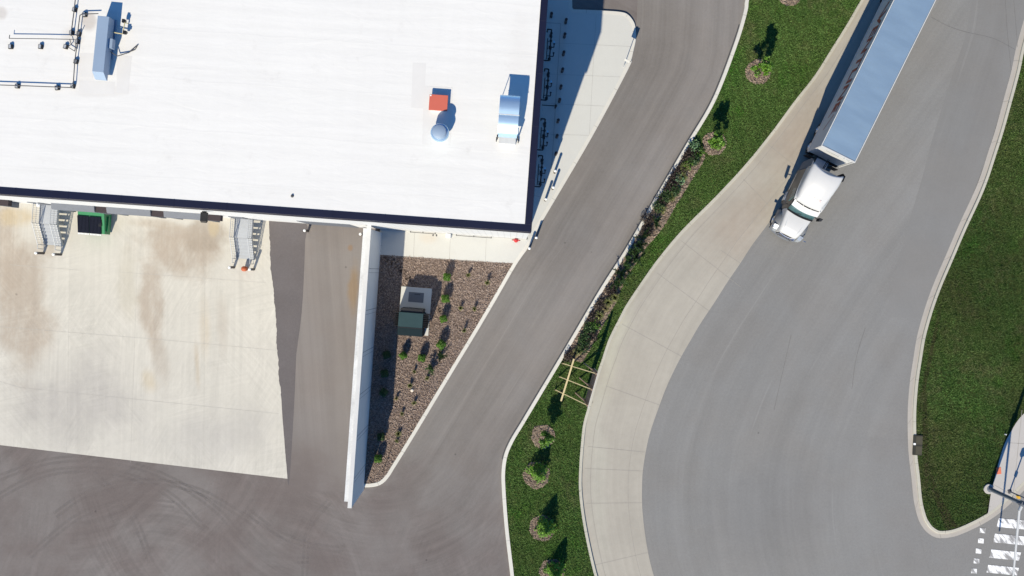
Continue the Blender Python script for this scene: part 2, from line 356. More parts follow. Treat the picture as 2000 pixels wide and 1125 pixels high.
def roof_mat():
    g = G('roof_membrane', 0.6, 0, 0.3); p = g.pos(); q = g.mapping(p, rz=radians(4.09))
    t = [(g.noise(p, 0.10, 3), 0.07), (g.noise(g.mapping(q, scale=(0.10, 2.4, 1)), 1, 5, 0.65), 0.15), (g.noise(g.mapping(q, scale=(1.6, 0.12, 1)), 1, 3, 0.6), 0.05), (g.noise(p, 7, 4, 0.7), 0.05)]
    c = g.scale((0.65, 0.638, 0.605), var(g, t))
    d = g.mr(g.noise(g.mapping(p, loc=(3, 8, 0)), 0.8, 6, 0.75), 0.57, 0.78, 0, 0.30)
    c = g.mix(d, c, (0.45, 0.43, 0.40))
    for cc, r, k in ((P(172, 42, 13.2), (0.6, 0.8), 0.75), (P(2, 25, 13.2), (0.5, 0.5), 0.6), (P(206, 178, 13.2), (2.6, 0.45), 0.22), (P(140, 70, 13.2), (0.9, 0.7), 0.35), (P(165, 140, 13.2), (0.9, 1.2), 0.15), (P(1020, 150, 13.2), (1.0, 5.0), 0.10)):
        c = g.mix(g.m('MULTIPLY', g.blob(p, (cc.x, cc.y), r, 0.07, 0.6, 0.4, 1.0), k), c, (0.46, 0.42, 0.38))
    y = g.m('ABSOLUTE', g.m('SUBTRACT', g.m('FRACT', g.m('DIVIDE', g.m('ADD', g.sepx(q, 1), g.m('MULTIPLY', g.noise(q, 0.3, 2), 0.35)), 2.9)), 0.5))
    c = g.scale(c, g.mr(y, 0.0, 0.022, 0.975, 1))
    g.out(c)
    g.bump(g.m('ADD', g.noise(g.mapping(q, scale=(0.35, 1.0, 1)), 1.2, 4, 0.6, 1.2), g.m('MULTIPLY', g.mr(y, 0.0, 0.03, 1, 0), 0.10)), 0.11, 0.10)
    return g.mat
M['roof'] = roof_mat()
M['patch'] = plain('membrane_patch', (0.61, 0.595, 0.565), 0.65, vary=0.05, scale=1.5)
M['coping'] = plain('coping_metal', (0.008, 0.010, 0.030), 0.5, 0.3, 0.4, vary=0.2, scale=0.8)
def wall_mat():
    g = G('wall_panel', 0.6, 0, 0.3); p = g.mapping(g.pos(), rz=radians(4.09))
    x = g.m('ABSOLUTE', g.m('SUBTRACT', g.m('FRACT', g.m('MULTIPLY', g.m('ADD', g.sepx(p, 0), g.sepx(p, 1)), 2.4)), 0.5))
    g.out(g.scale((0.53, 0.535, 0.54), g.m('MULTIPLY', g.mr(x, 0.02, 0.12, 0.86, 1), var(g, [(g.noise(p, 0.5, 4), 0.14)])))); return g.mat
M['wall'] = wall_mat()
M['white_conc'] = plain('white_painted_concrete', (0.60, 0.60, 0.59), 0.8, vary=0.06, scale=1.2)
M['coping_white'] = plain('white_coping', (0.53, 0.53, 0.515), 0.6, vary=0.14, scale=0.8)
M['coping_weathered'] = plain('weathered_ledge', (0.56, 0.57, 0.57), 0.8, vary=0.32, scale=0.9)
M['steel'] = plain('galvanised_steel', (0.62, 0.64, 0.66), 0.45, 0.55, 0.5, vary=0.10, scale=5)
M['steel_stair'] = plain('stair_steel', (0.40, 0.42, 0.44), 0.6, 0.15, 0.4, vary=0.10, scale=4)
M['rail'] = plain('rail_steel', (0.44, 0.45, 0.455), 0.5, 0.3, 0.4, vary=0.06)
M['alu'] = plain('aluminium', (0.80, 0.83, 0.86), 0.30, 0.85, 0.5, vary=0.05, scale=2)
M['unit'] = plain('unit_sky_blue', (0.235, 0.305, 0.40), 0.45, 0.0, 0.4, vary=0.05, scale=1.5)  # blue of the sky mirrored in its metal, put into the base colour
M['pale_pipe'] = plain('pale_pipe', (0.50, 0.43, 0.22), 0.5, vary=0.2)
M['duct'] = plain('duct_metal', (0.62, 0.67, 0.72), 0.42, 0.55, 0.5, vary=0.04, scale=2)
M['black'] = plain('black_metal', (0.012, 0.012, 0.013), 0.5, 0.0, 0.4, vary=0.2)
M['rubber'] = plain('rubber', (0.018, 0.018, 0.019), 0.85, vary=0.2)
M['dark_grey'] = plain('dark_grey', (0.06, 0.06, 0.065), 0.7, vary=0.2)
M['shelter'] = plain('shelter_fabric', (0.125, 0.135, 0.155), 0.75, vary=0.15, scale=2)
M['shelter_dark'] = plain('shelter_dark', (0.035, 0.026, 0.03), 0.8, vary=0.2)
M['bollard_body'] = plain('bollard_sleeve', (0.060, 0.050, 0.048), 0.6, vary=0.2)
M['bollard_cap'] = plain('bollard_cap', (0.82, 0.82, 0.80), 0.45, vary=0.04)
M['green'] = plain('green_paint', (0.012, 0.17, 0.060), 0.45, vary=0.25, scale=2)
M['navy_lid'] = plain('navy_lid', (0.010, 0.012, 0.022), 0.8, 0.0, 0.08, vary=0.2)
M['red'] = plain('red_paint', (0.45, 0.02, 0.025), 0.4, vary=0.1)
M['rust'] = plain('rust_orange', (0.36, 0.085, 0.03), 0.6, vary=0.25, scale=8)
M['vent_red'] = plain('vent_red', (0.50, 0.115, 0.075), 0.6, vary=0.06, scale=2)
M['teal_box'] = plain('transformer_green', (0.026, 0.052, 0.058), 0.75, 0.0, 0.15, vary=0.1, scale=2)
M['teal_dark'] = plain('transformer_green_dark', (0.010, 0.019, 0.023), 0.85, 0.0, 0.08, vary=0.1, scale=2)
M['yellow'] = plain('signal_yellow', (0.62, 0.36, 0.03), 0.5, vary=0.12)
M['wood'] = plain('lumber', (0.50, 0.42, 0.235), 0.75, vary=0.16, scale=6)
M['wood_brown'] = plain('weathered_board', (0.26, 0.19, 0.14), 0.8, vary=0.22, scale=5)
M['tactile'] = plain('tactile_red', (0.60, 0.17, 0.095), 0.8, vary=0.1)
M['truck_white'] = plain('truck_white', (0.47, 0.47, 0.465), 0.32, 0.0, 0.5, vary=0.03)
M['fender_grey'] = plain('fender_grey', (0.17, 0.175, 0.18), 0.35, 0.0, 0.5, vary=0.15)
M['cab_dark'] = plain('cab_dark', (0.075, 0.07, 0.066), 0.3, 0.0, 0.5, vary=0.1)
M['trailer_white'] = plain('trailer_white', (0.52, 0.53, 0.54), 0.4, 0.0, 0.5, vary=0.05)
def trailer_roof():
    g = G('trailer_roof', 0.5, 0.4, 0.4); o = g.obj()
    g.out(g.scale((0.245, 0.345, 0.445), var(g, [(g.noise(g.mapping(o, scale=(1.6, 0.5, 1)), 1, 4, 0.6), 0.16), (g.noise(g.mapping(o, scale=(4, 0.8, 1), rz=0.2), 1, 3), 0.08)])))  # blue of the reflected sky is mixed into the base colour
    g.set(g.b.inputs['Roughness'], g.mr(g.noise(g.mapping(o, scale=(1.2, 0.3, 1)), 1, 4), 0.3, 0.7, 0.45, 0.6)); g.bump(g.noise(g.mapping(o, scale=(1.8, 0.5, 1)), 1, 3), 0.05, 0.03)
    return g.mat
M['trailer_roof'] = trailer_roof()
M['sheet'] = plain('sheet_metal', (0.52, 0.70, 0.84), 0.40, 0.8, 0.5, vary=0.04, scale=2)
M['glass'] = plain('windscreen', (0.05, 0.11, 0.12), 0.08, 0.0, 0.9, vary=0.1)
M['chrome'] = plain('chrome', (0.80, 0.80, 0.81), 0.15, 1.0, 0.5, vary=0.03)
M['lamp'] = plain('lamp_glass', (0.30, 0.32, 0.34), 0.15, 0.3, 0.8, vary=0.1)
M['letter_red'] = plain('letter_red', (0.30, 0.015, 0.02), 0.5)
M['letter_pink'] = plain('letter_faded_red', (0.70, 0.52, 0.52), 0.5)
M['letter_grey'] = plain('letter_grey', (0.35, 0.37, 0.38), 0.5)
def paint_mat():
    g = G('road_paint', 0.7, 0, 0.3); p = g.pos()
    n = g.noise(g.mapping(g.mapping(p, rz=radians(-40)), scale=(2.2, 0.55, 1)), 1.6, 4, 0.6)
    k = g.mr(n, 0.40, 0.56, 0, 1)
    g.out(g.mix(k, (0.27, 0.265, 0.26), g.scale((0.78, 0.78, 0.77), var(g, [(g.noise(p, 12, 3), 0.15)])))); return g.mat
M['paint'] = paint_mat()
M['pale_stone'] = plain('pale_stone', (0.6, 0.55, 0.47), 0.8)
M['tag_blue'] = plain('tag_blue', (0.25, 0.55, 0.75), 0.5)

# ------------------------------------------------------------------ ground sheets
def struct(o, label=None): return tag(o, label, None, None, 'structure')
def sheet(name, poly, z, mat):
    mb = MB(); mb.add([(p.x, p.y, z) for p in poly], [tuple(range(len(poly)))])
    a = sum(poly[i].x*poly[(i+1) % len(poly)].y-poly[(i+1) % len(poly)].x*poly[i].y for i in range(len(poly)))
    if a < 0: mb.f = [list(reversed(mb.f[0]))]
    return struct(mb.build(name, mat))
def sstep(x): x = min(max(x, 0), 1); return x*x*(3-2*x)
def ribbon(name, L, R, z, mat, nu=10, fade=None, ln=160):
    L = resample(L, ln); R = resample(R, ln)
    mb = MB(); uv = []; v = 0.0; fd = []
    for i in range(ln):
        if i: v += ((L[i]+R[i])*0.5-(L[i-1]+R[i-1])*0.5).length
        for k in range(nu+1):
            p = L[i].lerp(R[i], k/nu); mb.v.append(Vector((p.x, p.y, z))); uv.append([(p-L[i]).length, v]); fd.append([fade(k/nu, i/(ln-1)) if fade else 1.0, 0])
    for i in range(ln-1):
        for k in range(nu):
            a = i*(nu+1)+k; mb.f.append([a, a+1, a+nu+2, a+nu+1]); mb.m.append(0)
    p, q, r = [mb.v[j] for j in mb.f[0][:3]]
    if (q-p).cross(r-p).z < 0: mb.f = [list(reversed(f)) for f in mb.f]
    mb.uv = uv; o = mb.build(name, mat); me = o.data
    l = me.uv_layers.new(name='fade'); vi = [0]*len(me.loops); me.loops.foreach_get('vertex_index', vi); flat = []
    for i in vi: flat += fd[i]
    l.data.foreach_set('uv', flat); me.uv_layers.active_index = 0
    return struct(o), L, R
def kerb(name, outer, d, h, mat, z0=-0.03):            # outer = road edge, d = signed width towards the back
    inner = offset(outer, d); e = 0.025 if d > 0 else -0.025
    o2 = offset(outer, e); mb = MB(); uv = []; v = 0
    for i in range(len(outer)):
        if i: v += (outer[i]-outer[i-1]).length
        for p, z in ((outer[i], z0), (outer[i], h-0.03), (o2[i], h), (inner[i], h), (inner[i], z0)):
            mb.v.append(Vector((p.x, p.y, z))); uv.append([0.3, v])
    for i in range(len(outer)-1):
        for k in range(4): a = i*5+k; mb.f.append([a, a+1, a+6, a+5]); mb.m.append(0)
    mb.f.append([0, 1, 2, 3, 4]); mb.m.append(0); q = (len(outer)-1)*5; mb.f.append([q+4, q+3, q+2, q+1, q]); mb.m.append(0)
    mb.uv = uv
    return struct(mb.build(name, mat, fixn=True)), inner
def strips(name_mb, pts, wdt, z, mi=1):
    a = offset(pts, wdt/2); b = offset(pts, -wdt/2)
    for i in range(len(pts)-1):
        vs_ = [a[i], b[i], b[i+1], a[i+1]]
        name_mb.add([(p.x, p.y, z) for p in vs_], [(0, 1, 2, 3)], mi)

# base terrain
mb = MB(); mb.add([(-900, -900, -0.06), (900, -900, -0.06), (900, 900, -0.06), (-900, 900, -0.06)], [(0, 1, 2, 3)])
struct(mb.build('ground', soil_mat('ground_soil', (0.05, 0.065, 0.025), (0.09, 0.085, 0.04))))

# edge curves (photo pixels on the ground)
lane_left_px = [(1241.7, 62), (1241.7, 78), (1238, 96), (1233, 117), (1226, 137), (1156, 268), (1066, 421), (1052, 445), (1043, 463), (1031, 485), (1008, 518), (967, 589), (928, 655), (900, 701), (865, 759), (806, 857), (772, 912), (762, 928), (752, 940), (740, 947.5), (725, 950.5), (709, 951)]
med_left_px = [(1478, -90), (1466, -40), (1455, 0), (1453, 17), (1445, 48), (1434, 82.5), (1408, 153.5), (1382.6, 210), (1340, 281), (1280, 384), (1220, 488), (1174, 560), (1105, 677), (1040, 786), (1018, 823), (997, 858), (985, 886), (980, 915), (980, 950), (986, 1031), (997, 1125), (1004, 1200), (1012, 1280)]
med_right_px = [(1760, -120), (1720, -58), (1681, 0), (1653, 48), (1621, 99), (1590, 148), (1550, 199), (1508, 256), (1458, 318), (1399, 382), (1331, 450), (1285, 505), (1259, 541), (1224, 593), (1210, 619), (1189, 661), (1176, 699), (1164, 735), (1147, 797), (1139, 827), (1135, 860), (1131, 915), (1131, 962), (1139, 1025), (1156, 1106), (1172, 1160), (1196, 1230)]
strip_right_px = [(1880, -100), (1842, -40), (1805, 18), (1760, 85), (1700, 170), (1640, 252), (1580, 332), (1520, 410), (1492, 448), (1468, 480), (1446, 514), (1420, 552), (1396, 590), (1368, 632), (1348, 666), (1328, 701), (1306, 746), (1289, 789), (1268, 851), (1257, 908), (1254, 946), (1255, 1002), (1264, 1070), (1277, 1125), (1296, 1180), (1318, 1240)]
right_out_px = [(2036, -80), (2012, 0), (2000, 38), (1985, 92), (1975, 139), (1960, 195), (1944, 253), (1929, 300), (1915, 343), (1899, 383), (1872, 441), (1848, 497), (1824, 553), (1807, 600), (1792, 653), (1784, 699), (1777, 747), (1773, 800), (1773, 850), (1775, 890), (1780, 932), (1785, 980), (1793, 1012), (1801, 1028), (1811, 1040), (1828, 1050), (1849, 1050.5), (1873, 1045), (1911, 1028), (1943, 1009), (1972, 985), (2000, 958), (2040, 915), (2090, 855)]
lane_left = catmull(PP(lane_left_px), 5); med_left = catmull(PP(med_left_px), 5); med_right = catmull(PP(med_right_px), 5)
strip_right = catmull(PP(strip_right_px), 5); right_out = catmull(PP(right_out_px), 6)

# yard asphalt (everything left of the median) and road asphalt (everything right of it)
yard = sheet('yard_asphalt', PP([(-700, 300), (1113, 300), (1113, -300), (1520, -300), (1478, -90), (1455, 0), (1434, 82), (1382, 212), (1340, 283), (1174, 562), (1040, 789), (1000, 858), (986, 886), (982, 930), (988, 1031), (1000, 1125), (1020, 1280), (1100, 1700), (-700, 1700)]), -0.012, M['asphalt_yard'])
laneL = catmull(PP([(1250, -130), (1247, -60), (1245, 0), (1244, 40)]), 4)[:-1] + [P(x, y) for x, y in lane_left_px[:18]] + PP([(735, 955), (690, 1040), (640, 1130), (600, 1200)])
laneL = [Vector((p.x, p.y, 0)) for p in laneL]
ribbon('lane_asphalt', catmull(laneL, 3), med_left[:-4], 0.0, M['asphalt_yard'], 24, fade=lambda u, v: sstep((0.97-v)/0.3)*max(sstep(u/0.45), sstep((0.80-v)/0.06)))
rr = PP([(2036, -80), (2012, 0), (1985, 92), (1960, 195), (1929, 300), (1899, 383), (1848, 497), (1807, 600), (1784, 699), (1773, 800), (1775, 890), (1785, 980), (1800, 1060), (1822, 1140), (1850, 1230)])
ribbon('road_asphalt', strip_right, catmull(rr, 6), 0.0, M['asphalt_road'], 24, fade=lambda u, v: sstep((1-u)/0.12)*0.9+0.1 if v < .72 else sstep((1-u)/0.4))
sheet('junction_asphalt', PP([(1500, 980), (1770, 800), (2020, 900), (2100, 840), (2700, 600), (2700, 1700), (1250, 1700), (1290, 1150)]), -0.012, M['asphalt_road'])
inl = PP([(1902, -40), (1893, 30), (1884, 75), (1866, 130), (1845, 195), (1822, 268), (1806, 330), (1780, 420), (1752, 520), (1730, 620)])
inr = PP([(2018, -40), (2001, 30), (1989, 75), (1977, 130), (1960, 195), (1938, 268), (1919, 330), (1883, 420), (1838, 520), (1802, 620)])
M['inlay'] = asphalt('asphalt_inlay', (0.188, 0.183, 0.174), (0.197, 0.192, 0.183), 0.16, 0.9, big=0.22)
ribbon('road_inlay', catmull(inl, 4), catmull(inr, 4), 0.003, M['inlay'], 14, fade=lambda u, v: (1-sstep((v-.35)/.6))*(1-sstep((u-.7)/.3)*.5))
mb = MB()
for pl in ([(1979, -10), (1985, 60), (1987, 92)], [(1963, -10), (1966, 45), (1970, 90), (1975, 138)], [(1818, 33), (1850, 50), (1885, 62), (1940, 75), (1983, 97)], [(1545, 655), (1530, 720), (1512, 800)], [(1690, 640), (1672, 700), (1664, 760)]):
    strips(mb, catmull(PP(pl), 8), 0.022, 0.0065, 0)
struct(mb.build('road_seams', plain('seam', (0.115, 0.112, 0.11), .9, vary=.4)))
# concrete shoulder along the median
so, SL, SR = ribbon('concrete_shoulder', med_right, strip_right, 0.006, M['shoulder'], 8)
mb = MB()
for u, wd in ((0.185, 0.035), (0.78, 0.03)):
    strips(mb, [a.lerp(b, u) for a, b in zip(SL, SR)], wd, 0.010, 0)
for (x0, y0, x1, y1) in ((1283, 533, 1384, 607), (1408, 489, 1446, 514), (1215, 633, 1331, 696), (1184, 754, 1288, 791), (1148, 872, 1260, 883), (1142, 915, 1257, 920), (1144, 983, 1255, 982), (1160, 1104, 1265, 1079), (1330, 470, 1446, 560), (1500, 282, 1560, 330), (1452, 350, 1500, 400)):
    a = P(x0, y0); b = P(x1, y1); strips(mb, [a, a.lerp(b, .5), b], 0.03, 0.0102, 0)
struct(mb.build('shoulder_joints', M['joint']))
# ramp beside the truck court and truck-court concrete apron
ribbon('ramp_asphalt', PP([(524, 424), (530, 530), (542, 690), (560, 935), (555, 960)]), PP([(716, 438), (711, 530), (700, 690), (684, 935), (680, 960)]), 0.0, M['asphalt_ramp'], 10, fade=lambda u, v: sstep((1-v)/0.35)*0.85+0.0)
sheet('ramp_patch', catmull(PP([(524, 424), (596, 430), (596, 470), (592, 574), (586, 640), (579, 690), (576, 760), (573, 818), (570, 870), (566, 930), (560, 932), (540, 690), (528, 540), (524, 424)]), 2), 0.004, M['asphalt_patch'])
edge = []
pe = PP([(525, 420), (527, 470), (529, 520), (533.5, 562), (537, 600), (539, 632), (542.5, 695), (545, 735), (547.7, 759), (551, 800), (553.7, 838), (557, 880), (561.6, 935)])
pe = resample(pe, 170)
dr = 0.0
for i, p in enumerate(pe):
    dr = dr*0.6+random.uniform(-0.035, 0.035)
    edge.append(p+Vector((dr*(1 if 12 < i < 116 else 0.2), 0, 0)))
ribbon('concrete_apron', resample(PP([(-420, 365), (-420, 820)]), 40), edge, 0.008, M['apron'], 10, ln=260)
mb = MB()
for (x0, y0, x1, y1) in ((137, 500, 130, 886), (268, 520, 255, 903), (20, 517, 160, 528), (230, 531, 520, 552), (0, 638, 300, 662), (300, 662, 539, 684), (40, 757, 545, 808), (400, 520, 398, 916), (0, 745, 40, 757)):
    a = P(x0, y0); b = P(x1, y1); strips(mb, [a, a.lerp(b, .5), b], 0.018, 0.0125, 0)
struct(mb.build('apron_joints', plain('joint_apron', (0.385, 0.37, 0.335), 0.9, vary=0.3)))

def mark_mat():
    g = G('tyre_marks', 0.9, 0, 0.2); p = g.pos(); k = g.m('MULTIPLY', g.mr(g.noise(p, 0.22, 3, 0.6), 0.34, 0.66, 0.01, 0.15), g.mr(g.noise(p, 5, 3, 0.7), 0.25, 0.75, 0.5, 1.0))
    sh = g.n('ShaderNodeBsdfTransparent'); mx = g.n('ShaderNodeMixShader'); g.set(mx.inputs[0], k); g.nt.links.new(sh.outputs[0], mx.inputs[1]); g.nt.links.new(g.b.outputs[0], mx.inputs[2])
    g.nt.links.new(mx.outputs[0], g.nt.nodes['Material Output'].inputs[0]); g.b.inputs['Base Color'].default_value = (0.088, 0.078, 0.078, 1); return g.mat
mb = MB()
for i, pl in enumerate(([(-20, 945), (100, 905), (220, 905), (330, 940), (420, 1000), (480, 1070)], [(-20, 985), (90, 930), (210, 925), (320, 965), (400, 1040)], [(110, 1010), (180, 965), (280, 945), (390, 965), (500, 1030)], [(60, 1090), (160, 1010), (260, 985), (340, 990)],
        [(850, 1000), (770, 1055), (660, 1068), (560, 1045), (480, 990)], [(890, 960), (810, 1040), (700, 1082), (580, 1090)], [(930, 1000), (860, 1075), (760, 1115), (640, 1125)], [(640, 975), (600, 1030), (590, 1130)], [(180, 930), (250, 1000), (290, 1100)])):
    c = catmull(PP(pl), 8)
    for d in (0, .34): strips(mb, offset(c, d), .2, -.008+i*.0004+d*.0004, 0)
struct(mb.build('tyre_marks', mark_mat()))
# kerbs, right-hand gutter
kerb_d = 0.26
k1, lane_in = kerb('bed_kerb', lane_left, -kerb_d, 0.15, M['kerb_white'])
k2, medl_in = kerb('median_kerb', med_left, kerb_d, 0.15, M['kerb_white'])
k3, medr_in = kerb('shoulder_kerb', offset(med_right, 0.22), -0.22, 0.13, M['kerb_beige'], z0=0.0)
ro, GL, GR = ribbon('gutter', right_out, offset(right_out, 0.36), 0.006, M['gutter'], 2, ln=200)
mb = MB(); strips(mb, offset(med_left, -0.05)[20:-28], 0.085, 0.004, 0); struct(mb.build('kerb_edge_line', M['dark_grey']))  # dark line along the lane side of the median kerb
k4, right_in = kerb('verge_kerb', offset(right_out, 0.36), 0.20, 0.14, M['kerb_beige'])
notch = catmull(PP([(1117, -160), (1117, -60), (1117, 0)]), 3)[:-1]+PP([(1117.5, 16)])+catmull(PP([(1120, 19), (1150, 20), (1182.5, 21.5), (1208.5, 23.4), (1223, 27), (1233, 36), (1239.7, 48), (1241.7, 62)]), 4)
kerb('walk_kerb', notch, -kerb_d, 0.15, M['kerb_white'])

# ------------------------------------------------------------------ building frame
ZR = 13.2
C0 = P(1038, 453, ZR); C0.z = 0
TH = math.atan(0.0715)
BU = Vector((cos(TH), -sin(TH), 0)); BV = Vector((sin(TH), cos(TH), 0))     # east along the south wall, north along the east wall
def B(u, v, z=0.0): return C0+BU*u+BV*v+Vector((0, 0, z))
def Bloc(p): d = Vector((p.x, p.y, 0))-C0; return d.dot(BU), d.dot(BV)
MBLD = Matrix.Translation(C0) @ Matrix.Rotation(-TH, 4, 'Z')
bld = thing('warehouse', 'large white flat-roofed warehouse with dark navy roof edge and loading docks', 'building', C0, -TH)
UW, VN = -75.0, 52.0; CW = 0.42
mb = MB()
mb.box((UW/2-0.05, 0.2, (ZR-2.6)/2), (-UW-0.1, 0.3, ZR-2.6)); mb.box((-0.2, VN/2+0.175, (ZR-2.6)/2), (0.3, VN-0.35, ZR-2.6))
mb.box((UW+0.2, VN/2+.175, (ZR-2.6)/2), (0.3, VN-0.35, ZR-2.6)); mb.box((UW/2, VN-0.1, (ZR-2.6)/2), (-UW-0.8, 0.3, ZR-2.6))
mb.build('wall', M['wall'], bld)
mb = MB()
for i in range(2): pass
mb.box((UW/2, 0.17, ZR-1.33), (-UW, 0.30, 2.54)); mb.box((-0.17, VN/2+0.16, ZR-1.33), (0.30, VN-0.32, 2.54))
mb.build('fascia', M['coping'], bld)
mb = MB()
mb.box((UW/2, CW/2, ZR-0.03), (-UW, CW, 0.06)); mb.box((-CW/2, VN/2+CW/2, ZR-0.03), (CW, VN-CW, 0.06))
for k in range(14): mb.box((-CW/2, 3.1+k*3.1, ZR+0.004), (CW+0.01, 0.035, 0.012))
for k in range(22): mb.box((-2.4-k*3.1, CW/2, ZR+0.004), (0.035, CW+0.01, 0.012))
mb.build('coping', M['coping'], bld, bevel=0.01)
mb = MB(); nu, nv = 2, 2
mb.box((UW/2-CW/2, VN/2+CW/2, ZR-0.13), (-UW-CW, VN-CW, 0.22)); mb.build('roof', M['roof'], bld)
def quad_roof(pts, zz):
    l = [MBLD.inverted() @ P(x, y, ZR) for x, y in pts]; return [(p.x, p.y, zz) for p in l]
for pts, nm in ((((155, 158), (224, 160), (222, 184), (153, 182)), .003), (((156, 104), (184, 104), (181, 150), (155, 150)), .004), (((228, 108), (257, 110), (250, 184), (228, 182)), .005), (((806, 122), (832, 124), (828, 212), (803, 210)), .003), (((828, 168), (884, 171), (880, 285), (824, 282)), .004)):
    mb = MB(); mb.add(quad_roof(pts, ZR-.02+nm), [(3, 2, 1, 0)]); mb.build('membrane_patch', M['patch'], bld)
# doors on the south wall
def swall(px, py, z): return Bloc(P(px, py, z))
u = swall(648, 440, 1)[0]
mb = MB(); mb.box((u, 0.045, 2.1), (3.6, 0.05, 4.2))
for k in range(8): mb.box((u, 0.015, 0.25+k*0.52), (3.6, 0.03, 0.03))
mb.build('overhead_door', M['shelter'], bld)

# sidewalks (with saw-cut joints in the same mesh)
zs = 0.144
kin = lane_in
base = [B(0, 0), B(0, 12), B(0, 25)]
mb = MB()
walk_poly = [B(-0.06, -0.06), B(-0.06, 26)] + [Vector((p.x, p.y, 0)) for p in offset(notch, -kerb_d)] + [p for p in kin if P(0, 516).y < p.y]
mb.add([(p.x, p.y, zs) for p in walk_poly], [tuple(range(len(walk_poly)))])
south_poly = [B(0.0, -0.06), Vector((kin[[i for i, p in enumerate(kin) if p.y > P(0, 516).y][-1]])), P(994, 515.5), P(738, 497), P(744, 449)]
i_last = [i for i, p in enumerate(kin) if p.y > P(0, 516).y][-1]
mb.v = []; mb.f = []; mb.m = []
walk = [B(-0.02, 30)] + [Vector((p.x, p.y, 0)) for p in offset(notch, -kerb_d)] + list(kin[1:i_last+1]) + [P(738, 497.5), P(743, 446)] + [B(-10.6, 0.04), B(-0.02, 0.04)]
mb.add([(p.x, p.y, zs) for p in walk], [tuple(range(len(walk)))])
a = sum(walk[i].x*walk[(i+1) % len(walk)].y-walk[(i+1) % len(walk)].x*walk[i].y for i in range(len(walk)))
if a < 0: mb.f = [list(reversed(mb.f[0]))]
for x0, y0, x1, y1, wd in ((1095, 47, 1077, 330, .05), (1062, 45, 1095, 47, .05), (1068, 84, 1236, 92, .02), (1060, 145, 1212, 151, .02), (1055, 202, 1180, 208, .02), (1050, 262, 1150, 265, .02), (1164, 30, 1150, 275, .02),
        (810, 455, 808, 502, .025), (880, 460, 878, 507, .025), (950, 463, 948, 512, .025), (745, 500, 990, 514, .02), (1040, 360, 1062, 362, .03), (1036, 380, 1055, 385, .03)):
    p = P(x0, y0); q = P(x1, y1); strips(mb, [p, p.lerp(q, .5), q], wd, zs+0.004, 1)
struct(mb.build('sidewalk', [M['walk'], M['joint_walk']]))

# ------------------------------------------------------------------ screen wall beside the ramp
WT = 5.3
w1 = P(725, 442, WT); w2 = P(687, 986, WT); w1.z = w2.z = 0
wd = (w2-w1); wl = wd.length; wd.normalize(); wn = Vector((wd.y, -wd.x, 0))      # west-pointing normal
if wn.x > 0: wn = -wn
rz = atan2(wd.y, wd.x)
scr = thing('screen_wall', 'tall white concrete screen wall with double coping between ramp and mulch bed', 'wall', w1, rz)
sy = 1 if (Matrix.Rotation(rz, 3, 'Z') @ Vector((0, 1, 0))).dot(wn) > 0 else -1
mb = MB(); mb.box((wl/2+0.2, sy*0.13, WT/2-0.03), (wl-0.4+0.4, 0.26, WT-0.06)); mb.build('wall_panel', M['white_conc'], scr)
mb = MB(); mb.box((wl/2, sy*0.13, WT-0.02), (wl+0.46, 0.28, 0.08))
mb.build('coping', M['coping_white'], scr, bevel=0.01)
mb = MB(); mb.box((wl/2, sy*0.405, (WT-0.22)/2), (wl-0.35, 0.285, WT-0.22)); mb.build('backing_wall', M['white_conc'], scr)
mb = MB(); mb.box((wl/2, sy*0.41, WT-0.19), (wl-0.3, 0.27, 0.06)); mb.build('ledge', M['coping_weathered'], scr)
mb = MB()
for k in range(1, 7): mb.box((k*wl/6.6, sy*(-0.001), WT/2-0.1), (0.03, 0.006, WT-0.3)); mb.box((k*wl/6.6+0.28, sy*(-0.001), WT/2-0.1), (0.018, 0.006, WT-0.3))
for z in (1.7, 3.4): pass
mb.build('panel_joint', M['shelter'], scr)

# ------------------------------------------------------------------ planting beds and lawns
def clean(poly): return [Vector((p.x, p.y, 0)) for p in poly]
bed_poly = clean([P(737.5, 498), P(994, 516)] + list(kin[i_last:]) + [P(711, 948)] + [w2+wd*0.0, w1])
bed = sheet('mulch_bed', [P(738, 497)] + [p for p in kin[i_last:]] + [w2 - wd*0.3, w1 + wd*1.0], 0.10, M['mulch_soil'])
bed_poly = [P(738, 497)] + [p for p in kin[i_last:]] + [w2 - wd*0.3, w1 + wd*1.0]
def ranges(poly): return min(p.x for p in poly), max(p.x for p in poly), min(p.y for p in poly), max(p.y for p in poly)
def scatter_chips(name, polyfn, box, n, z, smin, smax, mat, tilt=0.7):
    mb = MB(); x0, x1, y0, y1 = box; k = 0; tries = 0
    while k < n and tries < n*12:
        tries += 1
        x = random.uniform(x0, x1); y = random.uniform(y0, y1)
        if not polyfn(x, y): continue
        k += 1
        L = random.uniform(smin, smax); Wd = L*random.uniform(0.25, 0.6); a = random.uniform(0, 2*pi)
        R = Matrix.Rotation(a, 3, 'Z') @ Matrix.Rotation(random.uniform(-tilt, tilt), 3, 'X') @ Matrix.Rotation(random.uniform(-tilt, tilt), 3, 'Y')
        c = Vector((x, y, z+random.uniform(0.0, 0.05)+0.02)); o = len(mb.v)
        for q in ((-L/2, -Wd/2, 0), (L/2, -Wd/2*.6, 0), (L/2, Wd/2*.7, 0), (-L/2, Wd/2, 0)): mb.v.append(c+R @ Vector(q))
        mb.f.append([o, o+1, o+2, o+3]); mb.m.append(0)
    return mb.build(name, mat)
o = scatter_chips('mulch_chips', lambda x, y: inside(bed_poly, x, y), ranges(bed_poly), 34000, 0.10, 0.04, 0.13, M['mulch_chip'])
tag(o, kind='stuff')

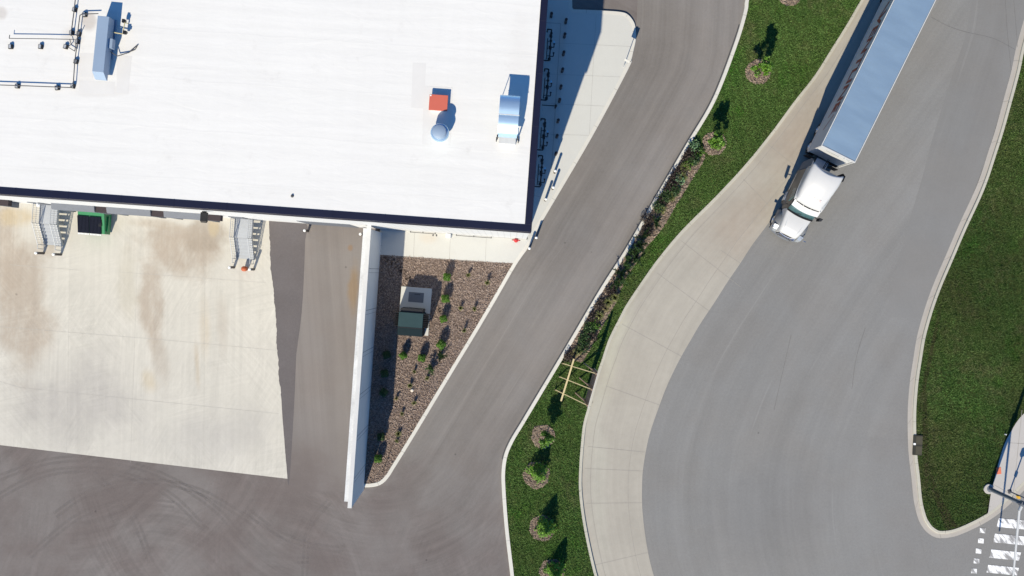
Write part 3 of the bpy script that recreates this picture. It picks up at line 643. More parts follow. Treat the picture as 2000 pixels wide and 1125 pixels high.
med_poly = list(medl_in)+list(reversed(medr_in if False else med_right))
struct(sheet('median_soil', med_poly, 0.09, M['lawn_soil']))
verge_poly = [p for p in right_in if True] + PP([(2400, 800), (2400, -200)])
walkR_px = [(1927, 1006), (1930, 985), (1935, 955), (1943, 925), (1952, 890), (1962, 862), (1975, 838), (1985, 822), (2000, 805), (2040, 770), (2090, 735)]
wr = catmull(PP(walkR_px), 4)
ri = [p for p in right_in]
i0 = min(range(len(ri)), key=lambda i: (ri[i]-wr[0]).length)
verge_poly = ri[:i0+1]+wr+PP([(2300, 620), (2300, -300), (2060, -160)])
struct(sheet('verge_soil', verge_poly, 0.09, soil_mat('verge_soil', (0.026, 0.052, 0.010), (0.042, 0.054, 0.016))))
rwalk_poly = ri[i0:]+PP([(2300, 640)])+list(reversed(wr))
mb = MB(); mb.add([(p.x, p.y, 0.138) for p in rwalk_poly], [tuple(range(len(rwalk_poly)))])
a = sum(rwalk_poly[i].x*rwalk_poly[(i+1) % len(rwalk_poly)].y-rwalk_poly[(i+1) % len(rwalk_poly)].x*rwalk_poly[i].y for i in range(len(rwalk_poly)))
if a < 0: mb.f = [list(reversed(mb.f[0]))]
for x0, y0, x1, y1 in ((1938, 945, 1985, 972), (1966, 864, 2000, 866), (1994, 800, 1975, 985)):
    p = P(x0, y0); q = P(x1, y1); strips(mb, [p, p.lerp(q, .5), q], .03, 0.142, 1)
struct(mb.build('corner_walk', [M['walk_grey'], M['joint']]))

strip_edge_px = [(1372, 292), (1376, 306), (1370, 322), (1356, 342), (1338, 372), (1319, 402), (1303, 430), (1288, 453), (1272, 472), (1257, 490), (1238, 520), (1217, 553), (1203, 590), (1190, 612), (1173, 643), (1156, 674), (1139, 704), (1128, 706), (1098, 700)]
se = catmull(PP(strip_edge_px), 3)
ia = min(range(len(medl_in)), key=lambda i: (medl_in[i]-P(1342, 288)).length); ib = min(range(len(medl_in)), key=lambda i: (medl_in[i]-P(1098, 700)).length)
strip_poly = list(medl_in[ia:ib+1])+list(reversed(se))
sheet('kerb_bed', strip_poly, 0.10, M['mulch_soil'])
o = scatter_chips('kerb_bed_chips', lambda x, y: inside(strip_poly, x, y), ranges(strip_poly), 5200, 0.10, 0.06, 0.17, M['mulch_ring']); tag(o, kind='stuff')
rings = [(1480, 141, 25), (1394, 281, 23), (1061, 852, 23), (1048, 927, 26), (1058, 1031, 25), (1078, 1117, 25), (1541, -12, 24)]
rc = []
for x, y, r in rings:
    c = P(x, y); R = r/26.9; wob = [random.uniform(0.9, 1.08) for _ in range(28)]
    pl = [c+Vector((cos(2*pi*i/28), sin(2*pi*i/28), 0))*R*(wob[i]+wob[i-1])/2 for i in range(28)]
    rc.append((c, R)); mb = MB(); mb.add([(c.x, c.y, 0.13)]+[(p.x, p.y, 0.097) for p in pl], [(0, i+1, (i+1) % 28+1) for i in range(28)])
    struct(mb.build('mulch_ring', M['mulch_soil']))
    o = scatter_chips('mulch_ring_chips', lambda x, y: inside(pl, x, y), ranges(pl), 900, 0.11, 0.06, 0.16, M['mulch_ring']); tag(o, kind='stuff')
def grass(name, poly, dens, skip, mat):
    x0, x1, y0, y1 = ranges(poly); mb = MB(); n = int((x1-x0)*(y1-y0)*dens); xm = 1130*0.0372
    for _ in range(n):
        x = random.uniform(x0, x1); y = random.uniform(y0, y1)
        if abs(x) > xm or y < -25 or y > 23: continue
        if not inside(poly, x, y) or skip(x, y): continue
        h = random.uniform(0.03, 0.085)*(1.5 if random.random() < 0.08 else 1); a = random.uniform(0, 2*pi); wd_ = random.uniform(0.022, 0.042)
        dx, dy = cos(a), sin(a); l = random.uniform(0.03, 0.13); b = random.uniform(0, 2*pi); o_ = len(mb.v)
        mb.v += [Vector((x-dx*wd_, y-dy*wd_, 0.088)), Vector((x+dx*wd_, y+dy*wd_, 0.088)), Vector((x+cos(b)*l, y+sin(b)*l, 0.09+h))]
        mb.f.append([o_, o_+1, o_+2]); mb.m.append(0)
    return tag(mb.build(name, mat), kind='stuff')
def ring_skip(x, y):
    for c, R in rc:
        if (x-c.x)**2+(y-c.y)**2 < (R*random.uniform(0.82, 1.05))**2: return True
    return inside(strip_poly, x, y) and random.random() > 0.03
grass('grass', med_poly, 560, ring_skip, M['grass'])
grass('verge_grass', verge_poly, 470, lambda x, y: False, M['verge'])

# ------------------------------------------------------------------ foliage builders
def leaves(mb, fn, n, smin, smax, mi=0, up=0.35):
    for _ in range(n):
        c, nrm = fn()
        s = random.uniform(smin, smax); d = (nrm*0.7+Vector((random.gauss(0, 1), random.gauss(0, 1), random.gauss(up, 1)))*0.6).normalized()
        a = d.orthogonal().normalized(); a = Matrix.Rotation(random.uniform(0, 2*pi), 3, d) @ a; b = d.cross(a); o_ = len(mb.v)
        mb.v += [c-a*s*.55, c+b*s*.3, c+a*s*.55, c-b*s*.3]; mb.f.append([o_, o_+1, o_+2, o_+3]); mb.m.append(mi)
def young_tree(px, py, hgt, rad, label, group, dense=False, seed=0):
    random.seed(100+seed)
    t = thing('young_tree', label, 'tree', P(px, py, 0.1), random.uniform(0, 6), group)
    mb = MB(); mb.cyl((0, 0, 0), (0.02, 0, hgt*0.45), 0.035, 0.025, 8); mb.cyl((0.02, 0, hgt*0.45), (0, 0.02, hgt*0.93), 0.025, 0.008, 6)
    tips = []
    for k in range(12):
        z = hgt*random.uniform(0.28, 0.85); a = random.uniform(0, 2*pi); l = rad*random.uniform(0.5, 0.95)*(1.0-0.5*max(0, z/hgt-0.5))
        e = Vector((cos(a)*l, sin(a)*l, z+l*0.8)); mb.cyl((0, 0, z), e, 0.014, 0.005, 5); tips.append(e)
    mb.build('trunk', M['bark'], t)
    mb = MB()
    if dense:
        def fn():
            z = random.random()**1.15; a = random.uniform(0, 2*pi); wob = 1+0.22*sin(a*3+seed)+0.22*sin(a*5+z*11+seed*2)+0.15*sin(a*9-z*17)
            r = rad*wob*(1-z)**0.8*sqrt(random.uniform(0.25, 1)); q = Vector((cos(a)*r, sin(a)*r, 0.08+z*hgt*0.96)); return q, Vector((cos(a), sin(a), 0.5))
        leaves(mb, fn, 3000, 0.06, 0.17)
    else:
        clumps = [(e, random.uniform(0.20, 0.34)*rad/0.6) for e in tips]
        clumps += [(Vector((random.uniform(-.3, .3)*rad, random.uniform(-.3, .3)*rad, hgt*random.uniform(0.5, 0.97))), random.uniform(0.15, 0.26)) for _ in range(7)]
        def fn():
            c, r = random.choice(clumps); d = Vector((random.gauss(0, 1), random.gauss(0, 1), random.gauss(0, 1.2))).normalized()
            return c+d*r*random.uniform(0.3, 1.0), d
        leaves(mb, fn, 1500, 0.09, 0.20)
    mb.build('crown', M['leaf_tree'] if not dense else M['leaf_cone'], t)
GT = 'young trees in mulch rings on the grass median'
young_tree(1477, 141, 2.9, 0.62, 'young leafy tree in the mulch ring nearest the top edge of the grass median', GT, seed=1)
young_tree(1391, 281, 2.7, 0.60, 'young leafy tree in a mulch ring just above the end of the planted kerb bed', GT, seed=2)
young_tree(1066, 851, 2.7, 0.52, 'slender young tree in a mulch ring just below the wooden braced sign', GT, seed=3)
young_tree(1051, 919, 2.0, 0.72, 'dense conical young tree, second below the wooden braced sign', GT, True, 4)
young_tree(1065, 1027, 2.0, 0.72, 'dense conical young tree, third below the wooden braced sign', GT, True, 5)
young_tree(1084, 1112, 2.0, 0.70, 'dense conical young tree cut by the bottom edge of the picture', GT, True, 6)

def shrub(px, py, rad, hgt, mat, label, group, n=1500, kind='shrub', leaf_s=(0.05, 0.10)):
    t = thing(kind, label, kind.replace('_', ' '), P(px, py, 0.1), random.uniform(0, 6), group)
    mb = MB(); ph = random.uniform(0, 6)
    if kind == 'grass_clump':
        for _ in range(n):
            a = random.uniform(0, 2*pi); l = rad*random.uniform(0.4, 1.0); h = hgt*random.uniform(0.5, 1); o_ = len(mb.v); wd_ = 0.014
            s_ = Vector((-sin(a), cos(a), 0))*wd_; b0 = Vector((cos(a), sin(a), 0))*random.uniform(0, 0.06); m_ = Vector((cos(a)*l*.5, sin(a)*l*.5, h*.8)); e = Vector((cos(a)*l, sin(a)*l, h*random.uniform(.5, 1)))
            mb.v += [b0-s_, b0+s_, m_+s_, m_-s_, e]; mb.f += [[o_, o_+1, o_+2, o_+3], [o_+3, o_+2, o_+4]]; mb.m += [0, 0]
    elif kind == 'spiky_shrub':
        for k in range(9):
            a = random.uniform(0, 2*pi); tilt = random.uniform(0.1, 1.0); L = rad*random.uniform(0.7, 1.25)
            tip = Vector((cos(a)*L*sin(tilt)*1.1, sin(a)*L*sin(tilt)*1.1, 0.12+hgt*cos(tilt*0.9)))
            for q in range(n//9):
                s_ = random.uniform(0.15, 1); c = tip*s_; d = Vector((random.gauss(0, 1), random.gauss(0, 1), random.gauss(.3, .8))).normalized(); ll = random.uniform(0.10, 0.22); o_ = len(mb.v)
                x = d.orthogonal().normalized()*0.022; mb.v += [c-x, c+x, c+d*ll+tip.normalized()*0.07]; mb.f.append([o_, o_+1, o_+2]); mb.m.append(0)
    else:
        def fn():
            d = Vector((random.gauss(0, 1), random.gauss(0, 1), random.gauss(0, 1))).normalized(); wob = 1+0.15*sin(4*atan2(d.y, d.x)+ph)
            r = random.uniform(0.25, 1.0)**0.5*wob; return Vector((d.x*rad*r, d.y*rad*r, hgt*0.5+d.z*hgt*0.5*r)), d
        leaves(mb, fn, n, *leaf_s)
    mb.build('foliage', mat, t)
    mb = MB()
    for k in range(3): a = k*2.1; mb.cyl((0, 0, -0.02), (cos(a)*rad*0.4, sin(a)*rad*0.4, hgt*0.5), 0.014, 0.006, 5)
    mb.build('stem', M['bark'], t)
    return t
random.seed(11)
GS = 'small round shrubs in the mulch bed'
for (x, y, r, h, lab) in [(874, 541, .30, 1.05, 'round green shrub at the top of the mulch bed, nearest the sidewalk'), (871, 583, .32, 1.05, 'round green shrub beside the shadow of the green utility cabinet, second down its column'),
        (867, 622, .28, 1.0, 'round green shrub right of the green utility cabinet, third down its column'), (863, 672, .34, 1.15, 'round green shrub fourth down the column, touching the feathery shrubs'),
        (789, 693, .28, 1.05, 'round green shrub just below the utility cabinet pad, nearer the screen wall'), (825, 698, .30, 1.0, 'round green shrub below and right of the utility cabinet pad'),
        (741, 893, .30, 1.1, 'round green shrub in the lower tip of the mulch bed, half in wall shadow')]:
    shrub(x, y, r, h, M['leaf_bright'], lab, GS)
for (x, y, o_) in [(757, 692, 'uppermost'), (753, 728, 'second'), (751, 765, 'third'), (746, 851, 'lowest')]:
    shrub(x, y, .30, .95, M['leaf_dark'], 'dark shrub standing in the deep shadow beside the screen wall, %s of four' % o_, 'dark shrubs in the wall shadow')
GF = 'feathery dark shrubs in the mulch bed'
shrub(861, 694, .46, .8, M['leaf_dark'], 'feathery dark green shrub just below the fourth round shrub of the column', GF, 520, 'spiky_shrub')
shrub(843, 719, .46, .9, M['leaf_dark'], 'larger feathery dark shrub in the middle of the mulch bed, lower left of its twin', GF, 560, 'spiky_shrub')
GC = 'sparse yellowish grass clumps in the mulch bed'
for (x, y, r, h, lab) in [(915, 537, .22, .7, 'sparse olive grass clump level with the topmost round shrub'), (952, 552, .28, .8, 'sparse olive grass clump nearest the upper end of the bed kerb'), (900, 601, .26, .7, 'yellow-green grass clump left of a twin, level with the utility cabinet'),
        (927, 603, .24, .75, 'sparse grass clump close to the kerb, level with the utility cabinet'), (907, 645, .24, .8, 'thin straw grass clump by the kerb, level with the foot of the cabinet pad'), (835, 738, .26, .4, 'pale yellow grass clump just below the larger feathery shrub'),
        (810, 725, .20, .6, 'small olive grass clump between the pad shrubs and the feathery shrub'), (802, 752, .26, .65, 'tawny grass clump just above the small white stone'), (775, 777, .22, .6, 'pale grass clump at the edge of the wall shadow, left of the white stone'),
        (810, 786, .26, .6, 'tawny grass clump to the right below the white stone'), (786, 807, .20, .55, 'small yellow-green grass clump between stone and lower tip of bed'), (779, 846, .34, .55, 'wide pale grass clump in the lower part of the mulch bed'), (776, 860, .2, .4, 'small dark-shadowed grass clump nearest the lower tip of the bed')]:
    shrub(x, y, r, h, random.choice([M['leaf_olive'], M['leaf_olive'], M['leaf_dry']]), lab, GC, 60, 'grass_clump')
mb = MB(); mb.lathe((0, 0, 0), [(0.08, 0), (0.13, 0.06), (0.09, 0.14), (0.02, 0.16)], 9); o = mb.build('stone', M['pale_stone'], loc=P(805, 762, 0.12)); tag(o, 'small pale stone lying on the mulch', 'stone')
mb = MB(); mb.tube([P(768, 866, .16), P(763, 880, .17), P(757, 897, .16), P(747, 922, .17)], 0.022, 6); o = mb.build('hose', M['black']); tag(o, 'thin black hose lying across the lower mulch bed', 'hose')

# planted strip along the median kerb
GK = 'plants in the narrow bed along the median kerb'
ords = ['first', 'second', 'third', 'fourth', 'fifth', 'sixth', 'seventh', 'eighth', 'ninth', 'tenth', 'eleventh', 'twelfth', 'thirteenth', 'fourteenth', 'fifteenth', 'sixteenth', 'seventeenth', 'eighteenth', 'nineteenth', 'twentieth',
    'twenty-first', 'twenty-second', 'twenty-third', 'twenty-fourth', 'twenty-fifth', 'twenty-sixth', 'twenty-seventh', 'twenty-eighth', 'twenty-ninth', 'thirtieth', 'thirty-first', 'thirty-second', 'thirty-third', 'thirty-fourth', 'thirty-fifth', 'thirty-sixth', 'thirty-seventh', 'thirty-eighth', 'thirty-ninth', 'fortieth',
    'forty-first', 'forty-second', 'forty-third', 'forty-fourth', 'forty-fifth', 'forty-sixth', 'forty-seventh', 'forty-eighth', 'forty-ninth', 'fiftieth']
plants = [(1353, 287, 'b'), (1362, 297, 'g'), (1348, 300, 'p'), (1352, 312, 'k'), (1341, 308, 'p'), (1340, 322, 'g'), (1333, 328, 'o'), (1327, 334, 'p'), (1325, 350, 'b'), (1318, 344, 'p'), (1330, 346, 'o'), (1312, 356, 'p'), (1314, 372, 'k'), (1304, 368, 'p'), (1298, 384, 'k'), (1307, 386, 'o'), (1291, 392, 'p'), (1289, 410, 'o'), (1283, 404, 'k'),
    (1278, 436, 'S'), (1262, 428, 'p'), (1254, 464, 'S'), (1262, 450, 'p'), (1246, 478, 'S'), (1236, 492, 'S'), (1240, 507, 'S'), (1226, 508, 'S'), (1222, 526, 'S'), (1211, 532, 'S'), (1210, 550, 'S'), (1199, 553, 'S'), (1192, 570, 'p'), (1198, 580, 'o'),
    (1185, 590, 'o'), (1180, 602, 'd'), (1171, 596, 'p'), (1168, 616, 'o'), (1158, 620, 'p'), (1160, 634, 'g'), (1149, 640, 'k'), (1152, 655, 'p'), (1140, 660, 'k'), (1136, 676, 'k'), (1128, 684, 'o'), (1120, 690, 'd'), (1110, 696, 'p')]
for i, (x, y, k) in enumerate(plants):
    od = ords[i]+' plant down the kerb bed'
    x += 2
    if k == 'S': shrub(x, y, random.uniform(.56, .74), random.uniform(.7, 1.0), M['leaf_dark'], 'dark spiky shrub overhanging the kerb, '+od, GK, 640, 'spiky_shrub')
    elif k == 'b': shrub(x, y, .46, .5, M['leaf_blue'], 'pale blue-green leafy plant, '+od, GK, 170, 'leafy_plant', (.12, .24))
    elif k == 'g': shrub(x, y, .46, .5, M['leaf_bright'], 'bright green leafy plant, '+od, GK, 200, 'leafy_plant', (.08, .18))
    elif k == 'p': shrub(x, y, .50, .5, M['leaf_purple'], 'low dark purple plant, '+od, GK, 520, 'leafy_plant', (.06, .13))
    elif k == 'k': shrub(x, y, .52, .6, M['leaf_dark'], 'low dark green bush, '+od, GK, 560, 'leafy_plant', (.06, .14))
    elif k == 'o': shrub(x, y, .46, .6, M['leaf_olive'], 'olive green grassy clump, '+od, GK, 160, 'grass_clump')
    elif k == 'd': shrub(x, y, .42, .5, M['leaf_dry'], 'straw coloured grassy clump, '+od, GK, 140, 'grass_clump')

# ------------------------------------------------------------------ bollards
def make_bollard(label, group):
    t = thing('bollard', label, 'bollard', (0, 0, 0), 0, group)
    mb = MB(); mb.cyl((0, 0, 0), (0, 0, 1.16), 0.088, 0.088, 16); mb.build('post', M['bollard_body'], t, smooth=True)
    mb = MB(); mb.lathe((0, 0, 1.16), [(0.10, -0.05), (0.10, 0.0), (0.085, 0.045), (0.045, 0.075), (0.005, 0.085)], 16); mb.build('cap', M['bollard_cap'], t, smooth=True)
    return t
b0 = make_bollard('', 'white-capped bollards'); used = [False]
def bollard_dark(px, py, label, group):
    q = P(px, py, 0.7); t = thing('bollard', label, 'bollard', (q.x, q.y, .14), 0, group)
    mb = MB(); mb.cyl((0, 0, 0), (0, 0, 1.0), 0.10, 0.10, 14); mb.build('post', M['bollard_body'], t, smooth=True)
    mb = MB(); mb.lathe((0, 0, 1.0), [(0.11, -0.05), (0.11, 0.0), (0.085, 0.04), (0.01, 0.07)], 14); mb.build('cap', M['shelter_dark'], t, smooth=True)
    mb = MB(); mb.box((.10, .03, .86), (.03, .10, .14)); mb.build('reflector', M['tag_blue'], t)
def bollard(px, py, z, label, group, base=0.0):
    q = P(px, py, z); loc = (q.x, q.y, base)
    if not used[0]: used[0] = True; b0.location = loc; b0['label'] = label; b0['group'] = group; return
    dup(b0, loc, 0, label, group)
GB = 'white-capped bollards'
bollard(69, 494, 1.2, 'white-capped bollard at the left foot of the left dock stairs', GB); bollard(103.5, 496.5, 1.2, 'white-capped bollard at the right foot of the left dock stairs', GB)
bollard(447.5, 522, 1.2, 'white-capped bollard at the left foot of the right dock stairs', GB); bollard(487, 526, 1.2, 'white-capped bollard at the right foot of the right dock stairs, next to the orange pot', GB)
bollard(594.5, 450, 1.2, 'white-capped bollard on the ramp by the overhead door, away from the screen wall', GB); bollard(703.5, 457, 1.2, 'white-capped bollard on the ramp hard against the screen wall', GB)
bollard(1034, 485, 1.2, 'white-capped bollard on the lane kerb below the warehouse corner, lower of two', GB); bollard(1047.5, 464, 1.2, 'white-capped bollard on the lane kerb at the warehouse corner, upper of two', GB)
bollard(1084.5, 334, 1.2, 'sunlit bollard on the sidewalk, topmost of the sunlit three', GB, .14); bollard(1080.5, 366, 1.2, 'sunlit bollard nearest the lane kerb on the narrow end of the sidewalk', GB, .14); bollard(1066, 389, 1.2, 'sunlit bollard lowest on the narrow sidewalk, closest to the warehouse corner', GB, .14)
for i, (x, y) in enumerate([(1077, 29), (1105.5, 41), (1103, 69), (1101, 104), (1098.6, 137), (1095.5, 170), (1093, 196), (1090, 236), (1088, 266), (1086, 300)]):
    bollard_dark(x, y, ('dark bollard in the building shade close to the warehouse wall, apart from the row' if i == 0 else 'dark bollard in the building shade, %s from the top of the row' % ords[i-1]), 'bollards in the shade of the warehouse')

# ------------------------------------------------------------------ loading dock: shelters, stairs, light, dumpster
def u_at(px, py, z): return Bloc(P(px, py, z))[0]
GD = 'dock shelters along the south wall'
def shelter(x0, x1, xd, lab):
    ua, ub, uc = u_at(x0, 404, 4), u_at(x1, 409, 4), u_at(xd, 411, 4)
    t = thing('dock_shelter', lab, 'dock shelter', B((ua+ub)/2, 0.05), -TH, GD); wd_ = ub-ua
    mb = MB(); mb.loft([[Vector((s*wd_/2, y, z)) for y, z in ((0, 4.25), (0, 3.45), (-0.42, 3.5), (-0.42, 4.0), (-0.36, 4.1))] for s in (-1, 1)]); mb.build('header', M['shelter'], t, fixn=True, bevel=0.02)
    for s in (-1, 1):
        mb = MB(); mb.box((s*(wd_/2-0.16), -0.2, 2.3), (0.30, 0.4, 2.28)); mb.build('side_pad', M['shelter'], t)
    mb = MB(); mb.box((0, -0.03, 2.3), (wd_-0.66, 0.05, 2.25)); mb.build('door', M['wall'], t)
    mb = MB(); mb.box((wd_/2+(uc-ub)/2, -0.2, 3.75), (uc-ub-0.01, 0.38, 0.5)); mb.build('side_flap', M['shelter_dark'], t)
    for s in (-1, 1):
        mb = MB(); mb.box((s*0.9, -0.09, 1.0), (0.25, 0.16, 0.5)); mb.build('bumper', M['rubber'], t)
shelter(102, 186, 210, 'grey dock shelter with padded header behind the green dumpster'); shelter(210, 296, 322, 'grey dock shelter in the middle of the dock wall'); shelter(322, 406, 432, 'grey dock shelter below the black wall lamp')
shelter(-90, -6, 15, 'dock shelter at the left edge, only its dark flap in view')
def stair(pxc, lab):
    uc = u_at(pxc, 440, 1.2); t = thing('dock_stairs', lab, 'stairs', B(uc, 0.03), -TH, 'steel stairs on the truck court')
    hw = 0.60; ln = 1.38
    mb = MB(); mb.box((0, -ln/2, 1.19), (2*hw, ln, 0.04)); mb.build('landing', M['steel_stair'], t)
    for k in range(6):
        y = -ln-0.02-0.24*(k+0.5); z = 1.2-0.171*(k+1); mb = MB(); mb.box((0, y, z-0.02), (2*hw, 0.27, 0.04)); mb.build('tread', M['steel_stair'], t)
    run = 1.5
    for s in (-1, 1):
        mb = MB(); x = s*(hw+0.03); y0, y1 = -ln, -ln-run
        mb.add([(x+d, y, z) for d in (-0.025, 0.025) for y, z in ((y0, 1.25), (y0, 0.98), (y1, 0.02), (y1, 0.25))], [(0, 1, 2, 3), (7, 6, 5, 4), (0, 4, 5, 1), (1, 5, 6, 2), (2, 6, 7, 3), (3, 7, 4, 0)])
        mb.box((x, -ln/2, 1.14), (0.05, ln, 0.2)); mb.build('stringer', M['rail'], t)
        mb = MB(); zt = 1.2+1.05
        line = [Vector((x, -0.04, zt)), Vector((x, -ln, zt)), Vector((x, -ln-run, zt-1.0)), Vector((x, -ln-run-0.3, zt-1.05))]
        mb.tube(line, 0.024, 8); mb.tube([p-Vector((0, 0, 0.5)) for p in line[:3]], 0.014, 6); mb.tube([p-Vector((0, 0, 0.95)) for p in line[:3]], 0.02, 6)
        mb.tube([line[-1], line[-1]-Vector((0, 0, 0.9)), line[-1]+Vector((0, 0.28, -0.9))], 0.025, 6)
        for y in (-0.04, -ln): mb.cyl((x, y, 1.1), (x, y, zt), 0.026, 0.026, 6)
        for k in range(8): y = -0.15-k*0.155; mb.cyl((x, y, 1.2), (x, y, zt), 0.009, 0.009, 4)
        for k in range(10): f = k/9; y = -ln-f*run; mb.cyl((x, y, 1.2-f), (x, y, zt-f), 0.009 if k not in (0, 9) else 0.026, None, 5)
        mb.build('railing', M['rail'], t)
    for s in (-1, 1):
        mb = MB(); mb.box((s*(hw-0.05), -ln+0.05, 0.59), (0.08, 0.08, 1.16)); mb.build('leg', M['rail'], t)
    mb = MB(); mb.box((0, 0.0, 2.3), (1.0, 0.06, 2.15)); mb.build('door', M['shelter'], t)
stair(94, 'grey steel stairs with railings left of the green dumpster'); stair(476, 'grey steel stairs with railings right of the dock shelters, above the orange pot')
u = u_at(398, 420, 9)
t = thing('wall_lamp', 'black box wall lamp high on the south wall above the dock', 'wall lamp', B(u, 0.02, 8.9), -TH)
mb = MB(); mb.box((0, -0.36, 0), (0.44, 0.6, 0.22)); mb.box((0, -0.69, -0.02), (0.38, 0.06, 0.16)); mb.build('housing', M['black'], t, bevel=0.03)
mb = MB(); mb.box((0, -0.03, 0.02), (0.2, 0.06, 0.34)); mb.build('bracket', M['black'], t)
t = thing('door_lamp', 'small white lamp over the door of the left dock stairs', 'wall lamp', B(u_at(72, 399, 3.6), 0.02, 3.5), -TH)
mb = MB(); mb.box((0, -0.02, 0), (0.12, 0.06, 0.2)); mb.build('bracket', M['rail'], t)
mb = MB(); mb.lathe((0, -0.14, -0.1), [(0.04, 0.16), (0.12, 0.06), (0.13, 0.0), (0.1, -0.06)], 12); mb.build('shade', M['bollard_cap'], t)
# dumpster
c = P(181, 435, 1.0); c.z = 0
t = thing('dumpster', 'green dumpster with black ribbed lids parked against the dock wall', 'dumpster', c, -TH-0.01)
mb = MB(); L, D = 1.9, 1.5
mb.loft([[Vector((s*L/2, y, z)) for y, z in ((-D/2, 0.15), (-D/2, 1.05), (D/2, 1.42), (D/2, 0.15))] for s in (-1, 1)]); mb.build('bin', M['green'], t, fixn=True, bevel=0.02)
mb = MB(); sl = (1.42-1.05)/D
for k in range(2):
    xa = -L/2-0.03+k*0.86; mb.add([(xa+x, y, 1.09+sl*(y+D/2)+dz) for dz in (0, 0.04) for x, y in ((0.03, -D/2-0.03), (0.85, -D/2-0.03), (0.85, D/2-0.32), (0.03, D/2-0.32))], [(3, 2, 1, 0), (4, 5, 6, 7), (0, 1, 5, 4), (1, 2, 6, 5), (2, 3, 7, 6), (3, 0, 4, 7)])
    m2 = MB(); m2.v, m2.f, m2.m = mb.v, mb.f, mb.m
    for q in range(8):
        x = xa+0.09+q*0.10; a = Vector((x, -D/2, 1.14)); b = Vector((x, D/2-0.34, 1.14+sl*(D-0.34))); m2.cyl(a, b, 0.028, 0.028, 5)
    for q in range(8): m2.box((xa+0.09+q*0.10, -D/2-0.085, 1.11), (0.06, 0.11, 0.05), 1)
    m2.build('lid', [M['navy_lid'], M['bollard_cap']], t); mb = MB()
mb = MB(); mb.box((L/2-0.28, 0.0, 1.29), (0.2, 0.5, 0.06)); mb.build('hatch', M['black'], t)
for s in (-1, 1):
    mb = MB(); mb.box((s*(L/2+0.05), 0, 0.75), (0.1, 1.1, 0.16)); mb.build('fork_pocket', M['green'], t)
# orange pot
c = P(478, 525, .4); c.z = 0.01
t = thing('ash_urn', 'round rust-orange urn at the foot of the right dock stairs', 'urn', c)
mb = MB(); mb.lathe((0, 0, 0), [(0.13, 0), (0.16, .1), (0.19, .4), (0.175, .62)], 18); mb.build('body', M['rust'], t, smooth=True)
mb = MB(); mb.lathe((0, 0, .62), [(0.19, -.02), (0.19, .03), (0.12, .10), (0.03, .13)], 18); mb.build('lid', M['rust'], t, smooth=True)

# ------------------------------------------------------------------ south sidewalk details
c = P(876, 458, .9); u = Bloc(c)[0]
t = thing('wall_cabinet', 'small white meter cabinet on the south wall above the sidewalk', 'cabinet', B(u, 0.02, .14), -TH)
mb = MB(); mb.box((0, -.16, .55), (.32, .32, 1.1)); mb.build('box', M['bollard_cap'], t, bevel=.02); mb = MB(); mb.box((0, -.325, .6), (.26, .012, .8)); mb.build('door', M['rail'], t)
for ua, ub, z, lab in ((802, 850, .55, 'thin dark pipe along the wall foot left of the white cabinet'), (892, 960, .5, 'thin dark pipe along the wall foot right of the white cabinet')):
    u0, u1 = Bloc(P(ua, 452, z))[0], Bloc(P(ub, 458, z))[0]; t = thing('wall_pipe', lab, 'pipe', B((u0+u1)/2, .03, z), -TH, 'pipes along the south wall foot'); h = (u1-u0)/2
    mb = MB(); mb.cyl((-h, -.08, 0), (h, -.08, 0), .022, None, 8); mb.build('pipe', M['dark_grey'], t)
    for x in (-h, 0, h):
        mb = MB(); mb.box((x, -.05, 0), (.06, .12, .06)); mb.build('clip', M['dark_grey'], t)
    if ua < 850:
        for x in (h-.15, h+.1):
            mb = MB(); mb.cyl((x, -.08, 0), (x, -.2, 0), .03, .03, 8); mb.cyl((x, -.2, -.02), (x, -.2, .05), .055, .055, 10); mb.build('valve', M['dark_grey'], t)
c = P(1008, 469, .6); c.z = .14
t = thing('hydrant', 'red fire hydrant on the sidewalk at the warehouse corner', 'hydrant', c, -TH)
mb = MB(); mb.lathe((0, 0, 0), [(.16, 0), (.16, .04), (.10, .05), (.10, .55), (.13, .56), (.13, .62), (.10, .68), (.04, .76), (.035, .80)], 16); mb.build('barrel', M['red'], t, smooth=True)
for s in (-1, 1):
    mb = MB(); mb.cyl((s*.08, 0, .45), (s*.24, 0, .45), .055, .055, 12); mb.build('outlet', M['red'], t); mb = MB(); mb.cyl((s*.24, 0, .45), (s*.31, 0, .45), .04, .03, 8); mb.build('nozzle_cap', M['shelter_dark'], t)
mb = MB(); mb.cyl((0, .07, .42), (0, .24, .42), .09, .09, 12); mb.build('front_outlet', M['red'], t)

